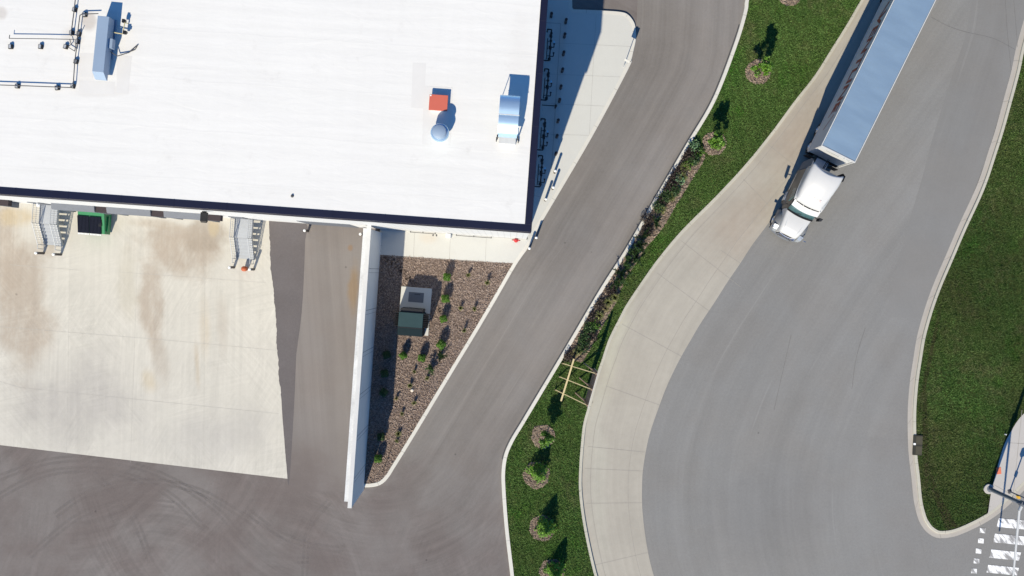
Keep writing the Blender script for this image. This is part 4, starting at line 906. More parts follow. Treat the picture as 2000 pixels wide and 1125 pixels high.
# ------------------------------------------------------------------ pipe manifolds along the shaded east wall
GM = 'black pipe manifolds along the east wall'
def manifold(y0, y1, lab, root=None):
    a = P(1000, y0, .6).y; b = P(1000, y1, .6).y; v = ((a+b)/2-C0.y)/cos(TH)
    loc = B(0.62, v, zs)
    if root is not None: return dup(root, loc, -TH, lab, GM)
    t = thing('pipe_manifold', lab, 'pipe manifold', loc, -TH, GM); h = 1.12
    mb = MB(); mb.tube([(-.5, -h, .7), (0, -h, .7), (0, h, .7), (-.28, h, .7), (-.28, h, .02)], .05, 8); mb.build('header_pipe', M['black'], t)
    mb = MB(); mb.tube([(-.22, -h+.15, .5), (-.22, h-.6, .5)], .03, 8)
    for y in (-.75, -.2, .3): mb.tube([(-.22, y, .5), (.0, y, .68)], .025, 6)
    mb.build('side_pipe', M['black'], t)
    for y in (-.8, -.15):
        mb = MB(); mb.tube([(0, y, .7), (.26, y, .72), (.26, y+.22, .76)], .035, 8); mb.cyl((.26, y+.2, .76), (.26, y+.28, .76), .07, .07, 10); mb.build('outlet_branch', M['black'], t)
    for y in (-.3, .25, .55, .8):
        mb = MB(); mb.cyl((0, y, .66), (0, y, .9), .035, .035, 8); mb.cyl((0, y, .9), (0, y, .93), .10, .10, 12); mb.build('valve', M['black'], t)
    for y in (-.85, 0, .85):
        mb = MB(); mb.cyl((0, y, 0), (0, y, .7), .03, .03, 6); mb.box((0, y, .02), (.2, .2, .03)); mb.build('stand', M['black'], t)
    mb = MB(); mb.box((.24, .22, .80), (.10, .16, .03)); mb.build('label_plate', M['tag_blue'], t)
    return t
m0 = manifold(57, 120, 'black pipe manifold with valves by the east wall, topmost of four')
manifold(133, 198, 'black pipe manifold by the east wall, second from top, level with the curved hood', m0); manifold(228, 297, 'black pipe manifold by the east wall, third from top', m0); manifold(301, 367, 'black pipe manifold by the east wall, lowest of four', m0)
c = P(1085, 209, .5); t = thing('standpipe', 'short black standpipe fed by a pipe from the east wall', 'standpipe', Vector((c.x, c.y, zs)), -TH)
mb = MB(); mb.cyl((0, 0, 0), (0, 0, .9), .06, .06, 10); mb.lathe((0, 0, .9), [(.10, -.1), (.1, 0), (.03, .06)], 10); mb.build('post', M['black'], t); mb = MB(); mb.cyl((-1.0, .05, .5), (0, .05, .5), .035, None, 8); mb.build('feed_pipe', M['black'], t)

# lane sign
b = P(1218, 131, .14); t = thing('lane_sign', 'small sign on a slim post at the sidewalk kerb beside the lane', 'sign', b, radians(-28))
mb = MB(); mb.cyl((0, 0, 0), (0, 0, 2.45), .025, None, 8); mb.build('post', M['steel'], t); mb = MB(); mb.box((0, -.04, 2.15), (.40, .02, .58)); mb.build('sign_plate', M['coping_white'], t)

# ------------------------------------------------------------------ transformer on its pad
pa, pb, pc, pd = P(783.5, 559, .18), P(843.5, 563, .18), P(836.5, 656.5, .18), P(777, 651, .18)
cc = (pa+pb+pc+pd)/4; ax = ((pb-pa)+(pc-pd)).normalized(); rz = atan2(ax.y, ax.x)
t = thing('equipment_pad', 'pale concrete pad under the green utility cabinet in the mulch bed', 'concrete pad', Vector((cc.x, cc.y, 0.08)), rz)
PWd, PL = (pb-pa).length, (pd-pa).length
mb = MB(); mb.box((0, 0, .06), (PWd, PL, .12)); mb.build('slab', M['walk'], t, bevel=.015)
mb = MB(); mb.box((.02, PL/2-.72, .128), (1.1, .72, .014)); mb.build('hatch', M['shelter'], t); mb = MB(); mb.box((.1, PL/2-.50, .14), (.42, .06, .012)); mb.build('hatch_plate', M['dark_grey'], t)
R3 = Matrix.Rotation(rz, 3, 'Z')
tc = Vector((cc.x, cc.y, .20))+R3 @ Vector((-.03, -PL/2+1.02, 0))
t = thing('utility_cabinet', 'dark teal-green utility transformer cabinet with sloped hood and cooling fins', 'utility cabinet', tc, rz)
mb = MB(); mb.box((0, .12, 1.05), (1.72, 1.06, 2.1)); mb.build('tank', M['teal_box'], t, bevel=.025)
mb = MB(); mb.loft([[Vector((s*.88, y, z)) for y, z in ((-.42, .02), (-.42, 2.06), (-1.0, 1.86), (-1.0, .02))] for s in (-1, 1)]); mb.build('hood', M['teal_dark'], t, fixn=True, bevel=.02)
mb = MB(); mb.box((0, -.42, 2.07), (1.76, .05, .09)); mb.build('hood_seam', M['black'], t)
for s in (-1, 1):
    mb = MB()
    for k in range(8): mb.box((s*1.03, -.34+k*.13, 1.15), (.32, .04, 1.7))
    mb.build('cooling_fins', M['black'], t)
mb = MB(); mb.box((0, .80, 1.0), (1.55, .26, 1.98)); mb.build('rear_recess', M['black'], t)  # black box in place of the dark recess behind the tank

# ------------------------------------------------------------------ rooftop equipment
ZT = ZR-0.02
def RP(px, py, h=0.0): return P(px, py, ZT+h)
# long rooftop unit
h = .95
a = RP(192, 31, h); b_ = RP(211.5, 31, h); c = RP(200.5, 140, h)
axis = (c-b_); axis.z = 0; Lr = axis.length; rz = atan2(axis.y, axis.x)+pi/2; ctr = RP(196.5, 86, h)
t = thing('rooftop_unit', 'long narrow grey rooftop air unit with sloped end hood', 'rooftop unit', Vector((ctr.x, ctr.y, ZT)), rz)
mb = MB(); mb.box((0, 0, .58), (.66, Lr, .74)); mb.build('casing', M['unit'], t, bevel=.012)
mb = MB(); mb.loft([[Vector((s*.33, y, z)) for y, z in ((-Lr/2, .94), (-Lr/2, .35), (-Lr/2-.36, .35), (-Lr/2-.34, .50))] for s in (-1, 1)]); mb.build('intake_hood', M['unit'], t, fixn=True)
mb = MB(); mb.box((.06, .5, .06), (.7, Lr-.9, .1)); mb.build('curb', M['unit'], t)
mb = MB(); mb.box((.44, .15, .5), (.22, .55, .40)); mb.build('control_box', M['unit'], t)
mb = MB(); mb.tube([(.40, -.3, .5), (.7, -.45, .2), (1.3, -.15, .08), (1.75, .35, .05)], .03, 6); mb.tube([(1.75, .35, .05), (1.62, .05, .05), (1.3, -.12, .05)], .02, 6); mb.build('cable', M['dark_grey'], t)
mb = MB(); mb.tube([(.38, Lr/2-.75, .4), (.95, Lr/2-.78, .35), (1.0, Lr/2-.1, .35), (1.08, Lr/2-.1, .1)], .03, 6); mb.build('gas_pipe', M['pale_pipe'], t)
for x, y in ((.92, Lr/2-.02), (1.05, Lr/2-.68)):
    mb = MB(); mb.box((x, y, .33), (.15, .2, .2)); mb.cyl((x, y, .33), (x+.14, y, .33), .07, None, 8); mb.build('gas_valve', M['black'], t)
# red box vent
c = RP(856, 200, .45); t = thing('box_vent', 'square roof vent with flat red-orange lid beside the round vent', 'roof vent', Vector((c.x, c.y, ZT)), -TH)
mb = MB(); mb.box((0, 0, .15), (.92, .78, .30)); mb.build('curb', M['duct'], t); mb = MB(); mb.box((0, 0, .34), (1.08, .92, .10)); mb.build('lid', M['vent_red'], t, bevel=.015)
mb = MB(); mb.box((-.47, .39, .40), (.08, .08, .02)); mb.build('hinge', M['bollard_cap'], t)
# round vent
c = RP(859, 259, .8); t = thing('round_vent', 'round domed metal roof fan below the red vent', 'roof vent', Vector((c.x, c.y, ZT)))
mb = MB(); mb.lathe((0, 0, 0), [(.40, 0), (.40, .5), (.52, .55), (.54, .80), (.50, .86), (.44, .87)], 28); mb.build('base_drum', M['sheet'], t, smooth=True)
mb = MB(); mb.lathe((0, 0, .87), [(.40, 0), (.40, .36), (.37, .42), (.25, .47), (.05, .49)], 28); mb.build('dome', M['unit'], t, smooth=True)
# curved intake hood
c = RP(991, 268, .9); t = thing('intake_hood', 'long curved sheet-metal intake hood on dark legs near the roof corner', 'roof hood', Vector((c.x, c.y, ZT)), -TH)
prof1 = [(0, .70), (.06, .86), (.2, 1.05), (.42, 1.20), (.7, 1.30), (1.0, 1.345), (1.22, 1.35)]; prof2 = [(1.22, 1.39), (1.6, 1.46), (1.95, 1.46), (2.2, 1.38), (2.34, 1.26)]
for nm, prof in (('front_sheet', prof1), ('rear_sheet', prof2)):
    mb = MB(); prof = [(p.x, p.y) for p in catmull([Vector((a, b, 0)) for a, b in prof], 5)]; top = [Vector((x, y, z)) for y, z in prof for x in (-.57, .57)]
    mb.v = top; mb.f = [[2*i, 2*i+1, 2*i+3, 2*i+2] for i in range(len(prof)-1)]; mb.m = [0]*len(mb.f); o = mb.build(nm, M['sheet'], t); sm = o.modifiers.new('s', 'SOLIDIFY'); sm.thickness = .05; sm.offset = -1
mb = MB(); mb.box((0, 1.22, 1.385), (1.2, .05, .03)); mb.build('seam', M['coping_white'], t)
for s in (-1, 1):
    mb = MB(); mb.box((s*.58, .03, .55), (.06, .10, .95)); mb.box((s*.64, -.06, .12), (.05, .26, .05)); mb.build('leg', M['black'], t)
    mb = MB(); mb.cyl((s*.55, 2.25, 0), (s*.55, 2.25, 1.3), .02, None, 6); mb.build('rear_leg', M['rail'], t)
mb = MB(); mb.box((0, -.02, .2), (1.0, .6, .4)); mb.build('curb', M['coping_white'], t, bevel=.02)
# roof drain
c = RP(571, 383); mb = MB(); mb.lathe((0, 0, 0), [(.09, 0), (.09, .04), (.05, .10), (.01, .11)], 12); o = mb.build('roof_drain', M['dark_grey'], loc=Vector((c.x, c.y, ZT))); tag(o, 'small dark roof drain near the south edge of the white roof', 'roof drain')
# patches of newer membrane
for x0, y0, x1, y1 in ((155, 156, 224, 183), (152, 105, 258, 108)): pass
# gas pipes on supports
GP = 'roof gas pipes'
def rpipe(pts, r, z, lab, mat='dark_grey'):
    t = thing('roof_pipe', lab, 'pipe', RP(*pts[0]), 0, GP); o0 = RP(*pts[0]); ps = [RP(x, y, z)-o0+Vector((0, 0, 0)) for x, y in pts]
    mb = MB(); mb.tube(ps, r, 8); mb.build('pipe', M[mat], t)
rpipe([(-60, 163), (0, 166), (60, 168), (138, 171), (143, 166), (146, 120), (150, 90), (152, 62), (156, 30), (160, 27.5), (192, 26.5)], .028, .22, 'roof pipe running from the left edge round to the air unit')
rpipe([(139, 70), (139, 64), (145, 19), (150, -30)], .030, .22, 'roof pipe running off the top of the picture')
rpipe([(19, 68), (18, 75), (90, 75.8), (146, 77)], .022, .3, 'thin roof pipe with a hooked end at the left')
rpipe([(136, 76), (139, 86), (133, 92), (146, 100), (149, 78), (160, 55)], .022, .18, 'tangle of small pipes at the roof pipe crossing')
mb = None
sup = [(33.5, 168, 'left one on the lower pipe run'), (111.5, 171.5, 'lower pipe run, left of the corner'), (142, 168, 'at the corner of the lower pipe run'), (148, 120, 'below the pipe crossing'), (151, 81, 'at the pipe crossing'), (139.5, 64, 'left above the pipe crossing'), (153.5, 66, 'just right above the pipe crossing'), (145.5, 18.5, 'nearest the top edge'),
    (128, 91, 'row of three, nearest the crossing'), (79, 91, 'middle of the row of three'), (20.5, 91, 'leftmost of the row of three'), (165, 28.5, 'beside the air unit')]
s0 = None
for x, y, lab in sup:
    c = RP(x, y, .1); c.z = ZT; lab = 'black pipe support block on the roof, '+lab
    if s0 is None:
        s0 = thing('pipe_support', lab, 'pipe support', c, -TH, 'pipe support blocks on the roof')
        mb = MB(); mb.box((0, 0, .07), (.24, .26, .14)); mb.build('block', M['rubber'], s0, bevel=.01); mb = MB(); mb.box((0, 0, .17), (.12, .20, .06)); mb.build('clamp', M['rail'], s0)
    else: dup(s0, c, -TH+random.uniform(-.2, .2), lab)

# ------------------------------------------------------------------ braced wooden sign
zt = 3.7
ta, tb = P(1168, 727, zt), P(1148, 797, zt); ga = Vector((ta.x, ta.y, .1)); dirv = Vector((tb.x-ta.x, tb.y-ta.y, 0)); SL_ = dirv.length; rz = atan2(dirv.y, dirv.x)
t = thing('braced_sign', 'tall plywood sign panel propped by three timber braces on the grass median', 'sign', ga, rz)
Ri = Matrix.Rotation(-rz, 3, 'Z')
mb = MB(); mb.box((SL_/2, 0, 2.2), (SL_, .03, 2.9)); mb.build('panel', M['coping_white'], t)
sgn = 1 if (Ri @ (P(1090, 735)-ga)).y > 0 else -1
mb = MB(); mb.box((SL_/2, sgn*.022, 2.2), (SL_-.04, .012, 2.84)); mb.build('panel_back', M['wood_brown'], t)
feet = [(1098, 709.5), (1092, 735.5), (1084, 761)]
braces = []
for k, f in enumerate((.06, .5, .94)):
    mb = MB(); mb.box((SL_*f, sgn*.08, 1.8), (.10, .10, 3.6)); mb.build('post', M['wood_brown'], t)
    g = Ri @ (P(*feet[k], .15)-ga); g.z = .05; top = Vector((SL_*f, sgn*.14, zt-.45)); braces.append((g, top))
    mb = MB(); mb.cyl(g, top, .042, .042, 4); mb.build('brace', M['wood'], t)
    mb = MB(); mb.cyl(g-Vector((0, 0, .1)), g+Vector((0, 0, .35)), .04, .04, 4); mb.build('stake', M['wood_brown'], t)
    mb = MB(); mb.cyl(Vector((SL_*f-.25, sgn*.75, 0.02)), Vector((SL_*f, sgn*.12, 1.0)), .05, .05, 4); mb.build('foot_brace', M['wood_brown'], t)
p1 = braces[0][0].lerp(braces[0][1], .30)+Vector((-.35, 0, .08)); p2 = braces[2][0].lerp(braces[2][1], .27)+Vector((.35, 0, .08))
mb = MB(); dv = (p2-p1); L_ = dv.length; mm = Matrix.Translation((p1+p2)/2) @ dv.to_track_quat('X', 'Z').to_matrix().to_4x4(); mb.box((0, 0, 0), (L_+.4, .12, .05), M=mm); mb.build('cross_board', M['wood'], t)

# ------------------------------------------------------------------ right-hand street corner
mb = MB()
bars = [((1950.5, 1012), (1946.5, 1029), 66), ((1943, 1042), (1939.5, 1059), 60), ((1936, 1073), (1932, 1089), 58), ((1930, 1103), (1926.5, 1118), 60), ((1923, 1133), (1919, 1149), 60)]
for (x0, y0), (x1, y1), L_ in bars:
    a, b_, c, d = P(x0, y0), P(x0+L_, y0+6), P(x1+L_, y1+6), P(x1, y1); mb.add([(p.x, p.y, .006) for p in (a, d, c, b_)], [(0, 1, 2, 3)])
for x, y in ((1919.5, 1036), (1916, 1056), (1911.5, 1076), (1907.5, 1095.5), (1902.5, 1115), (1898, 1135)):
    a, b_, c, d = P(x-5.5, y-5), P(x+5.5, y-4), P(x+5, y+5.5), P(x-6, y+4.5); mb.add([(p.x, p.y, .006) for p in (a, d, c, b_)], [(0, 1, 2, 3)])
struct(mb.build('crosswalk_markings', M['paint']))
for x, y, w_, h_, rz, lab in ((1950.5, 919.5, .34, .48, .1, 'red-orange tactile plate at the edge of the corner walk'), ):
    c = P(x, y, .14); t = thing('tactile_plate', lab, 'tactile plate', c, rz); mb = MB(); mb.box((0, 0, .012), (w_, h_, .02)); mb.build('plate', M['tactile'], t)
    mb = MB()
    for i in range(4):
        for j in range(6): mb.cyl((-w_/2+.05+i*.08, -h_/2+.05+j*.075, .02), (-w_/2+.05+i*.08, -h_/2+.05+j*.075, .035), .02, .014, 6)
    mb.build('domes', M['tactile'], t)
c = P(1929, 954, .0)
t = thing('signal_pole', 'grey traffic signal pole on a round concrete base with a pale mast arm', 'signal pole', c)
mb = MB(); mb.cyl((0, 0, 0), (0, 0, .22), .36, .36, 28); mb.build('footing', M['walk_grey'], t, bevel=.02)
mb = MB(); mb.cyl((.06, 0, .22), (.06, 0, .26), .22, .22, 16); mb.cyl((.06, 0, .26), (.06, 0, 8.2), .15, .10, 16); mb.build('pole', M['dark_grey'] if False else plain('pole_paint', (0.18, 0.20, 0.23), .5, .3, vary=.08), t, smooth=True)
mb = MB(); q = P(1991, 997, 4.6)-c; q2 = P(1968, 1240, 4.9)-c; j = Vector((.06, 0, 4.55)); mb.cyl(j, q, .11, .10, 12); mb.cyl(q, q2, .085, .05, 12); mb.build('mast_arm', M['coping_white'], t, smooth=True)
mb = MB(); mb.cyl((.06, 0, 4.35), (.06, 0, 4.75), .2, .2, 14); mb.build('clamp', M['shelter'], t)
c = P(1972, 960, .14); t = thing('pedestrian_signal', 'yellow pedestrian signal on a short post at the corner walk', 'pedestrian signal', c, .3)
mb = MB(); mb.cyl((0, 0, 0), (0, 0, 2.3), .05, None, 10); mb.build('post', M['shelter'], t); mb = MB(); mb.box((.0, -.02, 2.5), (.42, .24, .42)); mb.build('housing', M['yellow'], t, bevel=.03); mb = MB(); mb.box((.05, -.2, 2.6), (.3, .14, .03)); mb.build('visor', M['yellow'], t)
mb = MB(); mb.box((-.06, -.1, 1.2), (.14, .2, .3)); mb.build('push_button_box', M['yellow'], t)
mb = MB(); mb.box((0, 0, .02), (.26, .26, .04)); mb.build('base_plate', M['dark_grey'], t)
c = P(1962, 848, .1); mb = MB(); mb.box((0, 0, .12), (.06, .06, .24)); o = mb.build('survey_stake', M['bollard_cap'], loc=c); tag(o, 'small white stake in the grass beside the corner walk', 'stake')
# storm drain
a = P(1789, 869, .1); t = thing('storm_drain', 'dark storm drain inlet let into the right-hand verge kerb', 'storm drain', a, radians(-3))
mb = MB(); mb.box((.10, 0, .04), (.66, 1.46, .12)); mb.build('frame', M['walk_grey'] if False else plain('drain_iron', (.028, .028, .02), .8, vary=.3), t, bevel=.02)
for s in (-1, 1):
    mb = MB(); mb.box((.18, s*.36, .104), (.46, .6, .02)); mb.build('cover', plain('drain_cover', (.055, .050, .032), .8, vary=.3), t)
mb = MB(); mb.box((-.16, .08, .13), (.16, .14, .03)); mb.build('inlet_block', M['bollard_cap'], t)

# ------------------------------------------------------------------ truck
fl = P(1605, 281.5, 4.1); fr = P(1670, 318.5, 4.1); o_ = (fl+fr)/2; o_.z = 0
rear = (P(1745, 0, 4.1)-fl); rear.z = 0; rear.normalize(); fwd = -rear; rz = atan2(fwd.y, fwd.x)
tr = thing('semi_trailer', 'long white box semi-trailer with sky-tinted metal roof and red side lettering', 'trailer', o_, rz)
TL, hw, zt, zb = 16.15, 1.295, 4.1, 1.12
mb = MB(); mb.box((-TL/2, 0, (zt+zb)/2-.02), (TL, 2*hw, zt-zb-.04)); mb.build('box_body', M['trailer_white'], tr)
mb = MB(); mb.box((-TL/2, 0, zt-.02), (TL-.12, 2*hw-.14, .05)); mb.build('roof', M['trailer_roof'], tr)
for s in (-1, 1):
    mb = MB(); mb.box((-TL/2, s*(hw-.02), zt-.02), (TL+.01, .06, .085)); mb.build('top_rail', M['coping_white'], tr, bevel=.015)
    mb = MB(); mb.box((-TL/2, s*hw, zb+.06), (TL, .03, .16)); mb.build('bottom_rail', M['alu'], tr)
mb = MB(); mb.box((.02, 0, zt-.03), (.09, 2*hw+.02, .12)); mb.build('front_rail', M['truck_white'], tr, bevel=.015)
for s in (-1, 1):
    mb = MB(); mb.cyl((.0, s*(hw-.06), zb), (.0, s*(hw-.06), zt-.1), .07, None, 10); mb.build('corner_post', M['truck_white'], tr)
mb = MB()
for k in range(26): mb.box((-.5-k*.6, 0, zb-.06), (.08, 2.4, .12))
for s in (-1, 1): mb.box((-TL/2, s*.5, zb-.16), (TL-.6, .12, .3))
mb.build('underframe', M['dark_grey'], tr)
for s in (-1, 1):
    mb = MB(); mb.box((-2.9, s*.9, .62), (.16, .16, 1.1)); mb.box((-2.9, s*.9, .06), (.3, .3, .04)); mb.build('landing_leg', M['dark_grey'], tr)
def wheel(parent, x, y, r=.52, wd_=.30):
    mb = MB(); mb.cyl((x, y-wd_/2, r), (x, y+wd_/2, r), r, r, 24); ty = mb.build('tyre', M['rubber'], parent, bevel=.05)
    mb = MB(); sg = 1 if y > 0 else -1; mb.cyl((x, y+sg*wd_/2, r), (x, y+sg*(wd_/2+.02), r), .29, .25, 18); mb.cyl((x, y+sg*(wd_/2+.02), r), (x, y+sg*(wd_/2+.07), r), .10, .08, 10); o = mb.build('rim', M['alu'], parent); return ty
for x in (-12.6, -13.85):
    for s in (-1, 1): wheel(tr, x, s*.95, .51, .56)
    mb = MB(); mb.cyl((x, -.9, .51), (x, .9, .51), .08, None, 8); mb.build('axle', M['dark_grey'], tr)
# lettering: right-hand side (faces the median) and front
Mside = Matrix.Translation((-6.6, -hw-.012, 2.95)) @ Matrix.Rotation(0, 4, 'Z') @ Matrix.Rotation(pi/2, 4, 'X')
text_mesh('side_lettering', 'VENTLINE', 1.45, M['letter_red'], tr, Mside @ Matrix.Scale(1.2, 4, (1, 0, 0)), 0.004, 0.035)
mb = MB()
for a, b_ in (((-1.4, 2.6), (-2.5, 3.35)), ((-2.4, 2.3), (-3.2, 2.9)), ((-3.0, 2.7), (-3.7, 3.3)), ((-9.9, 2.6), (-11.6, 3.4)), ((-10.2, 2.5), (-11.3, 3.1))):
    d = Vector((b_[0]-a[0], b_[1]-a[1])).normalized(); n_ = Vector((-d.y, d.x))*.10
    mb.add([(a[0]-n_.x*.3, -hw-.006, a[1]-n_.y*.3), (b_[0]-n_.x, -hw-.006, b_[1]-n_.y), (b_[0]+n_.x*.2, -hw-.006, b_[1]+n_.y*.2), (a[0]+n_.x, -hw-.006, a[1]+n_.y)], [(0, 1, 2, 3)])
mb.build('side_emblem', M['letter_red'], tr)
Mf = Matrix.Translation((.012, .78, 3.72)) @ Matrix.Rotation(pi/2, 4, 'Z') @ Matrix.Rotation(pi/2, 4, 'X')
text_mesh('front_lettering', '1VJ', .42, M['letter_grey'], tr, Mf)
Mf2 = Matrix.Translation((.012, -.2, 3.45)) @ Matrix.Rotation(pi/2, 4, 'Z') @ Matrix.Rotation(pi/2, 4, 'X')
text_mesh('front_small_lettering', 'Ventline', .30, M['letter_grey'], tr, Mf2)
mb = MB(); mb.box((.03, .12, 3.88), (.03, .2, .06)); mb.build('marker_lamp', M['letter_grey'], tr)

tc = thing('semi_tractor', 'white sleeper-cab truck tractor with tall roof fairing pulling the box trailer', 'truck', o_, rz)
def rsec(x, hb, ht, z0, z1, r=.2, n=4, bow=0.0, rb=0.03):
    pts = [(-hb, z0), (hb, z0)]
    for i in range(n+1): a = i/n*pi/2; pts.append((ht-r+r*cos(a), z1-r+r*sin(a)))
    for i in range(7): f = (i+1)/8; y = (ht-r)*(1-2*f); pts.append((y, z1+bow*(1-(y/ht)**2)))
    for i in range(n+1): a = pi/2+i/n*pi/2; pts.append((-ht+r+r*cos(a), z1-r+r*sin(a)))
    return [Vector((x, y, z)) for y, z in pts]
# chassis
mb = MB()
for s in (-1, 1): mb.box((1.4, s*.43, .85), (9.0, .09, .26))
for x in (-2.6, -1.2, .3, 2.0, 4.2, 5.9): mb.box((x, 0, .85), (.12, .8, .2))
mb.build('chassis', M['dark_grey'], tc)
mb = MB(); mb.box((-1.15, 0, 1.04), (1.0, .9, .1)); mb.cyl((-1.15, 0, 1.0), (-1.15, 0, 1.1), .48, None, 20); mb.build('fifth_wheel', M['black'], tc)
mb = MB(); mb.box((.75, 0, 1.02), (1.3, .9, .03)); mb.build('deck_plate', M['steel'], tc)
mb = MB(); mb.tube([(1.5, .35, 1.9), (1.1, .3, 1.35), (.6, .28, 1.3), (.05, .25, 1.7)], .03, 6); mb.tube([(1.5, .22, 1.9), (1.1, .2, 1.4), (.6, .18, 1.36), (.05, .15, 1.7)], .03, 6); mb.build('air_lines', M['black'], tc)
# cab
mb = MB(); mb.loft([rsec(1.5, 1.2, 1.18, .75, 2.95, .12), rsec(3.75, 1.16, 1.04, .75, 2.95, .14), rsec(4.42, 1.06, .92, .75, 2.08, .1)])
cab = mb.build('cab', M['cab_dark'], tc, smooth=True, fixn=True)
mb = MB(); mb.box((1.47, 0, 2.2), (.05, 2.2, 2.6)); mb.build('cab_back', M['dark_grey'], tc)
# windscreen (two slightly curved panes drawn as one)
mb = MB(); n = 8
for i in range(n+1):
    f = -1+2*i/n; bx = .10*(1-f*f)
    for k in range(3):
        q = k/2; mb.v.append(Vector((4.46-.62*q+bx*.8, f*(.96-.04*q), 2.10+.80*q+.015)))
for i in range(n):
    for k in range(2): a = i*3+k; mb.f.append([a, a+3, a+4, a+1]); mb.m.append(0)
o = mb.build('windscreen', M['glass'], tc, smooth=True, fixn=True); sm = o.modifiers.new('s', 'SOLIDIFY'); sm.thickness = .04; sm.offset = 0
mb = MB()
for s in (-.5, .35): mb.cyl((4.62, s, 2.10), (4.50, s+.55, 2.28), .014, None, 5)
mb.build('wiper', M['black'], tc)
for s in (-1, 1):
    mb = MB(); mb.add([(3.0, s*1.16, 1.9), (3.95, s*1.10, 1.9), (3.65, s*1.06, 2.62), (3.0, s*1.12, 2.62)], [(0, 1, 2, 3)]); o = mb.build('side_window', M['glass'], tc); sm = o.modifiers.new('s', 'SOLIDIFY'); sm.thickness = .06; sm.offset = 0
# sun visor
mb = MB(); secs = []
for f in [-1+2*i/8 for i in range(9)]:
    bx = .13*(1-f*f); y = f*1.0; secs.append([Vector((3.86+bx, y, 3.00)), Vector((4.10+bx, y, 2.89)), Vector((4.27+bx, y, 2.74)), Vector((4.25+bx, y, 2.72)), Vector((4.08+bx, y, 2.85)), Vector((3.86+bx, y, 2.95))])
mb.loft(secs); mb.build('sun_visor', M['truck_white'], tc, fixn=True)
# roof fairing: open shell, trailing edge cut back in the middle
secs = []
for x, hb, ht, z1, r, bow, cut in ((1.12, 1.22, 1.17, 3.92, .30, .10, .42), (1.30, 1.22, 1.17, 3.92, .30, .10, .34), (1.9, 1.21, 1.16, 3.88, .30, .10, .12), (2.6, 1.19, 1.10, 3.66, .28, .10, 0), (3.2, 1.15, 1.02, 3.38, .24, .08, 0), (3.6, 1.10, .95, 3.17, .18, .06, 0), (3.86, 1.05, .92, 3.03, .09, .03, 0)):
    q = rsec(x, hb, ht, 2.86, z1, r, bow=bow)
    secs.append([Vector((p.x+cut*(1-min(1, abs(p.y)/1.2)**2)+(.06 if x > 3.5 else 0)*(1-(p.y/1.1)**2)*2, p.y, p.z)) for p in q])
mb = MB(); mb.loft(secs, cap0=False, cap1=True); mb.f = [f for f in mb.f]
o = mb.build('roof_fairing', M['truck_white'], tc, smooth=True, fixn=True); sm = o.modifiers.new('s', 'SOLIDIFY'); sm.thickness = .09; sm.offset = -1
mb = MB(); mb.box((2.0, 0, 3.2), (.05, 2.0, .95)); mb.build('fairing_inner_dark', M['black'], tc)  # black sheet that gives the open fairing its dark inside
mb = MB()  # black strips standing in for the dark gap between fairing and visor
for y0, y1 in ((-.86, -.32), (-.27, .27), (.32, .86)):
    xm = lambda y: 4.03-.14*(y/1.0)**2
    mb.add([(xm(y0)-.03, y0, 3.005), (xm(y1)-.03, y1, 3.005), (xm(y1)+.035, y1, 2.995), (xm(y0)+.035, y0, 2.995)], [(0, 1, 2, 3)])
o = mb.build('fairing_gap', M['black'], tc, fixn=True); sm = o.modifiers.new('s', 'SOLIDIFY'); sm.thickness = .05; sm.offset = 0
# side extenders
for s in (-1, 1):
    mb = MB(); mb.add([(x, s*(1.21+d), z) for d in (-.025, .025) for x, z in ((1.5, 1.0), (.86, 1.05), (.80, 3.0), (1.1, 3.75), (1.5, 3.8))], [(0, 1, 2, 3, 4), (9, 8, 7, 6, 5)]+[(i, (i+1) % 5, 5+(i+1) % 5, 5+i) for i in range(5)]); mb.build('side_extender', M['black'] if s > 0 else M['shelter'], tc, fixn=True)
# hood, cowl, grille, bumper
mb = MB(); mb.loft([rsec(4.46, 1.02, .96, 1.0, 2.06, .16, bow=.05), rsec(5.0, .97, .90, .95, 1.98, .18, bow=.06), rsec(5.6, .88, .80, .9, 1.86, .2, bow=.06), rsec(5.95, .80, .70, .9, 1.72, .2, bow=.05), rsec(6.12, .74, .62, .95, 1.52, .2, bow=.03)]); mb.build('hood', M['truck_white'], tc, smooth=True, fixn=True)
mb = MB()
for s in (-1, 1): mb.tube([(4.75, s*.62, 2.03), (5.6, s*.54, 1.90), (6.0, s*.46, 1.70)], .018, 6)
mb.build('hood_crease', M['trailer_white'], tc)
mb = MB(); secs = []
for f in [-1+2*i/8 for i in range(9)]:
    bx = .12*(1-f*f); y = f*.98; secs.append([Vector((4.40+bx, y, 2.02)), Vector((4.40+bx, y, 2.10)), Vector((4.58+bx, y, 2.11)), Vector((4.58+bx, y, 2.02))])
mb.loft(secs); mb.build('cowl', M['black'], tc, fixn=True)
mb = MB(); mb.loft([rsec(6.10, .66, .58, .6, 1.50, .15), rsec(6.24, .60, .52, .6, 1.36, .12)]); mb.build('grille', M['dark_grey'], tc, fixn=True)
mb = MB()
for k in range(9): mb.box((6.25, 0, .7+k*.075), (.03, 1.1, .03))
for y in (-.56, .56): mb.box((6.22, y, 1.0), (.08, .05, .8))
mb.tube([(6.14, -.58, 1.50), (6.24, -.3, 1.53), (6.27, 0, 1.54), (6.24, .3, 1.53), (6.14, .58, 1.50)], .035, 6); mb.build('grille_bars', M['chrome'], tc)
mb = MB(); secs = []
for f in [-1+2*i/10 for i in range(11)]:
    bx = .30*(1-abs(f)**2.0); y = f*1.18; secs.append([Vector((5.90+bx, y, .32)), Vector((5.90+bx, y, .72)), Vector((6.02+bx, y, .68)), Vector((6.02+bx, y, .36))])
mb.loft(secs); mb.build('bumper', M['shelter'], tc, fixn=True, bevel=.02)
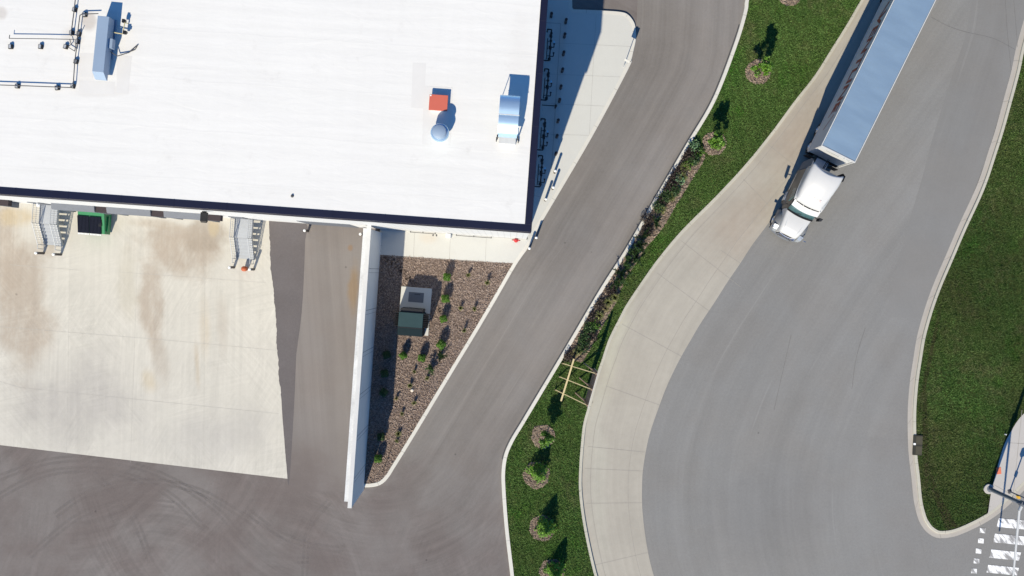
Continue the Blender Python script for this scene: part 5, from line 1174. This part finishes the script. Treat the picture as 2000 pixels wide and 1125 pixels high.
for s in (-1, 1):
    secs = []
    for x, z1, yo, yi in ((4.55, .85, 1.18, .9), (4.75, 1.18, 1.22, .88), (5.05, 1.38, 1.24, .84), (5.4, 1.44, 1.24, .78), (5.75, 1.34, 1.20, .72), (6.0, 1.12, 1.12, .66), (6.12, .86, 1.02, .62)):
        q = [(yi, z1-.6), (yi, z1), (yi+.10, z1+.02), (yi+.20, z1-.03), (yo-.06, z1-.20), (yo, z1-.40), (yo, z1-.6)]; secs.append([Vector((x, s*y, z)) for y, z in q])
    mb = MB(); mb.loft(secs); mb.build('fender', M['fender_grey'], tc, smooth=True, fixn=True)
    mb = MB(); mb.loft([[Vector((x, s*y, z)) for y, z in q] for x, q in ((5.72, ((.84, 1.40), (1.16, 1.37), (1.16, 1.30), (.84, 1.30))), (6.02, ((.80, 1.20), (1.10, 1.17), (1.10, 1.0), (.80, 1.0))), (6.16, ((.78, .98), (1.0, .96), (1.0, .85), (.78, .85))))]); mb.build('headlight', M['lamp'], tc, fixn=True)
    mb = MB(); mb.tube([(4.18, s*1.05, 1.95), (4.28, s*1.30, 2.0)], .028, 6); mb.loft([[Vector((4.22+dx, s*y, z)) for dx, y, z in ((-.07, 1.28, 1.72), (-.09, 1.52, 1.76), (-.09, 1.54, 2.36), (-.07, 1.30, 2.40))], [Vector((4.36+dx, s*y, z)) for dx, y, z in ((.02, 1.30, 1.76), (-.04, 1.48, 1.8), (-.04, 1.5, 2.3), (.02, 1.32, 2.34))]]); mb.build('mirror', M['black'], tc, fixn=True)
    mb = MB(); mb.cyl((5.85, s*.98, 1.3), (5.98, s*1.20, 1.62), .012, None, 5); mb.box((6.0, s*1.24, 1.66), (.04, .2, .16)); mb.build('hood_mirror', M['chrome'], tc)
    mb = MB(); mb.cyl((1.7, s*.88, .78), (3.0, s*.88, .78), .32, None, 20); mb.build('fuel_tank', M['alu'], tc)
    mb = MB(); mb.box((2.5, s*1.17, .72), (2.2, .04, .62)); mb.build('side_fairing', M['cab_dark'], tc, bevel=.02)
    mb = MB(); mb.box((3.55, s*1.15, .55), (.7, .2, .05)); mb.box((3.55, s*1.17, .85), (.7, .14, .05)); mb.build('step', M['alu'], tc)
    wheel(tc, 5.35, s*1.02, .52, .32)
    for x in (-.5, -1.85): wheel(tc, x, s*.95, .52, .56)
    mb = MB()
    for k in range(9):
        a0 = radians(20+k*17.5); a = Vector((-.5+.62*cos(a0), 0, .52+.6*sin(a0)))
    mb.box((.25, s*.95, .75), (.04, .6, .8)); mb.build('mud_flap', M['rubber'], tc)
for k, y in enumerate((-.55, -.28, 0, .28, .55)):
    mb = MB(); mb.box((3.82, y, 3.09), (.09, .07, .03)); mb.build('roof_marker', M['letter_pink'], tc)
# faded lettering on the fairing slope
zf = lambda x: 3.38+(3.17-3.38)*(x-3.2)/.4
ang = math.atan2(3.38-3.17, .4)
Mt = Matrix.Translation((3.35, .05, 3.40)) @ Matrix.Rotation(ang, 4, 'Y') @ Matrix.Rotation(pi/2, 4, 'Z')
text_mesh('fairing_lettering', '\u25c7VENTLINE' if False else 'VENTLINE', .24, M['letter_pink'], tc, Mt, .01)
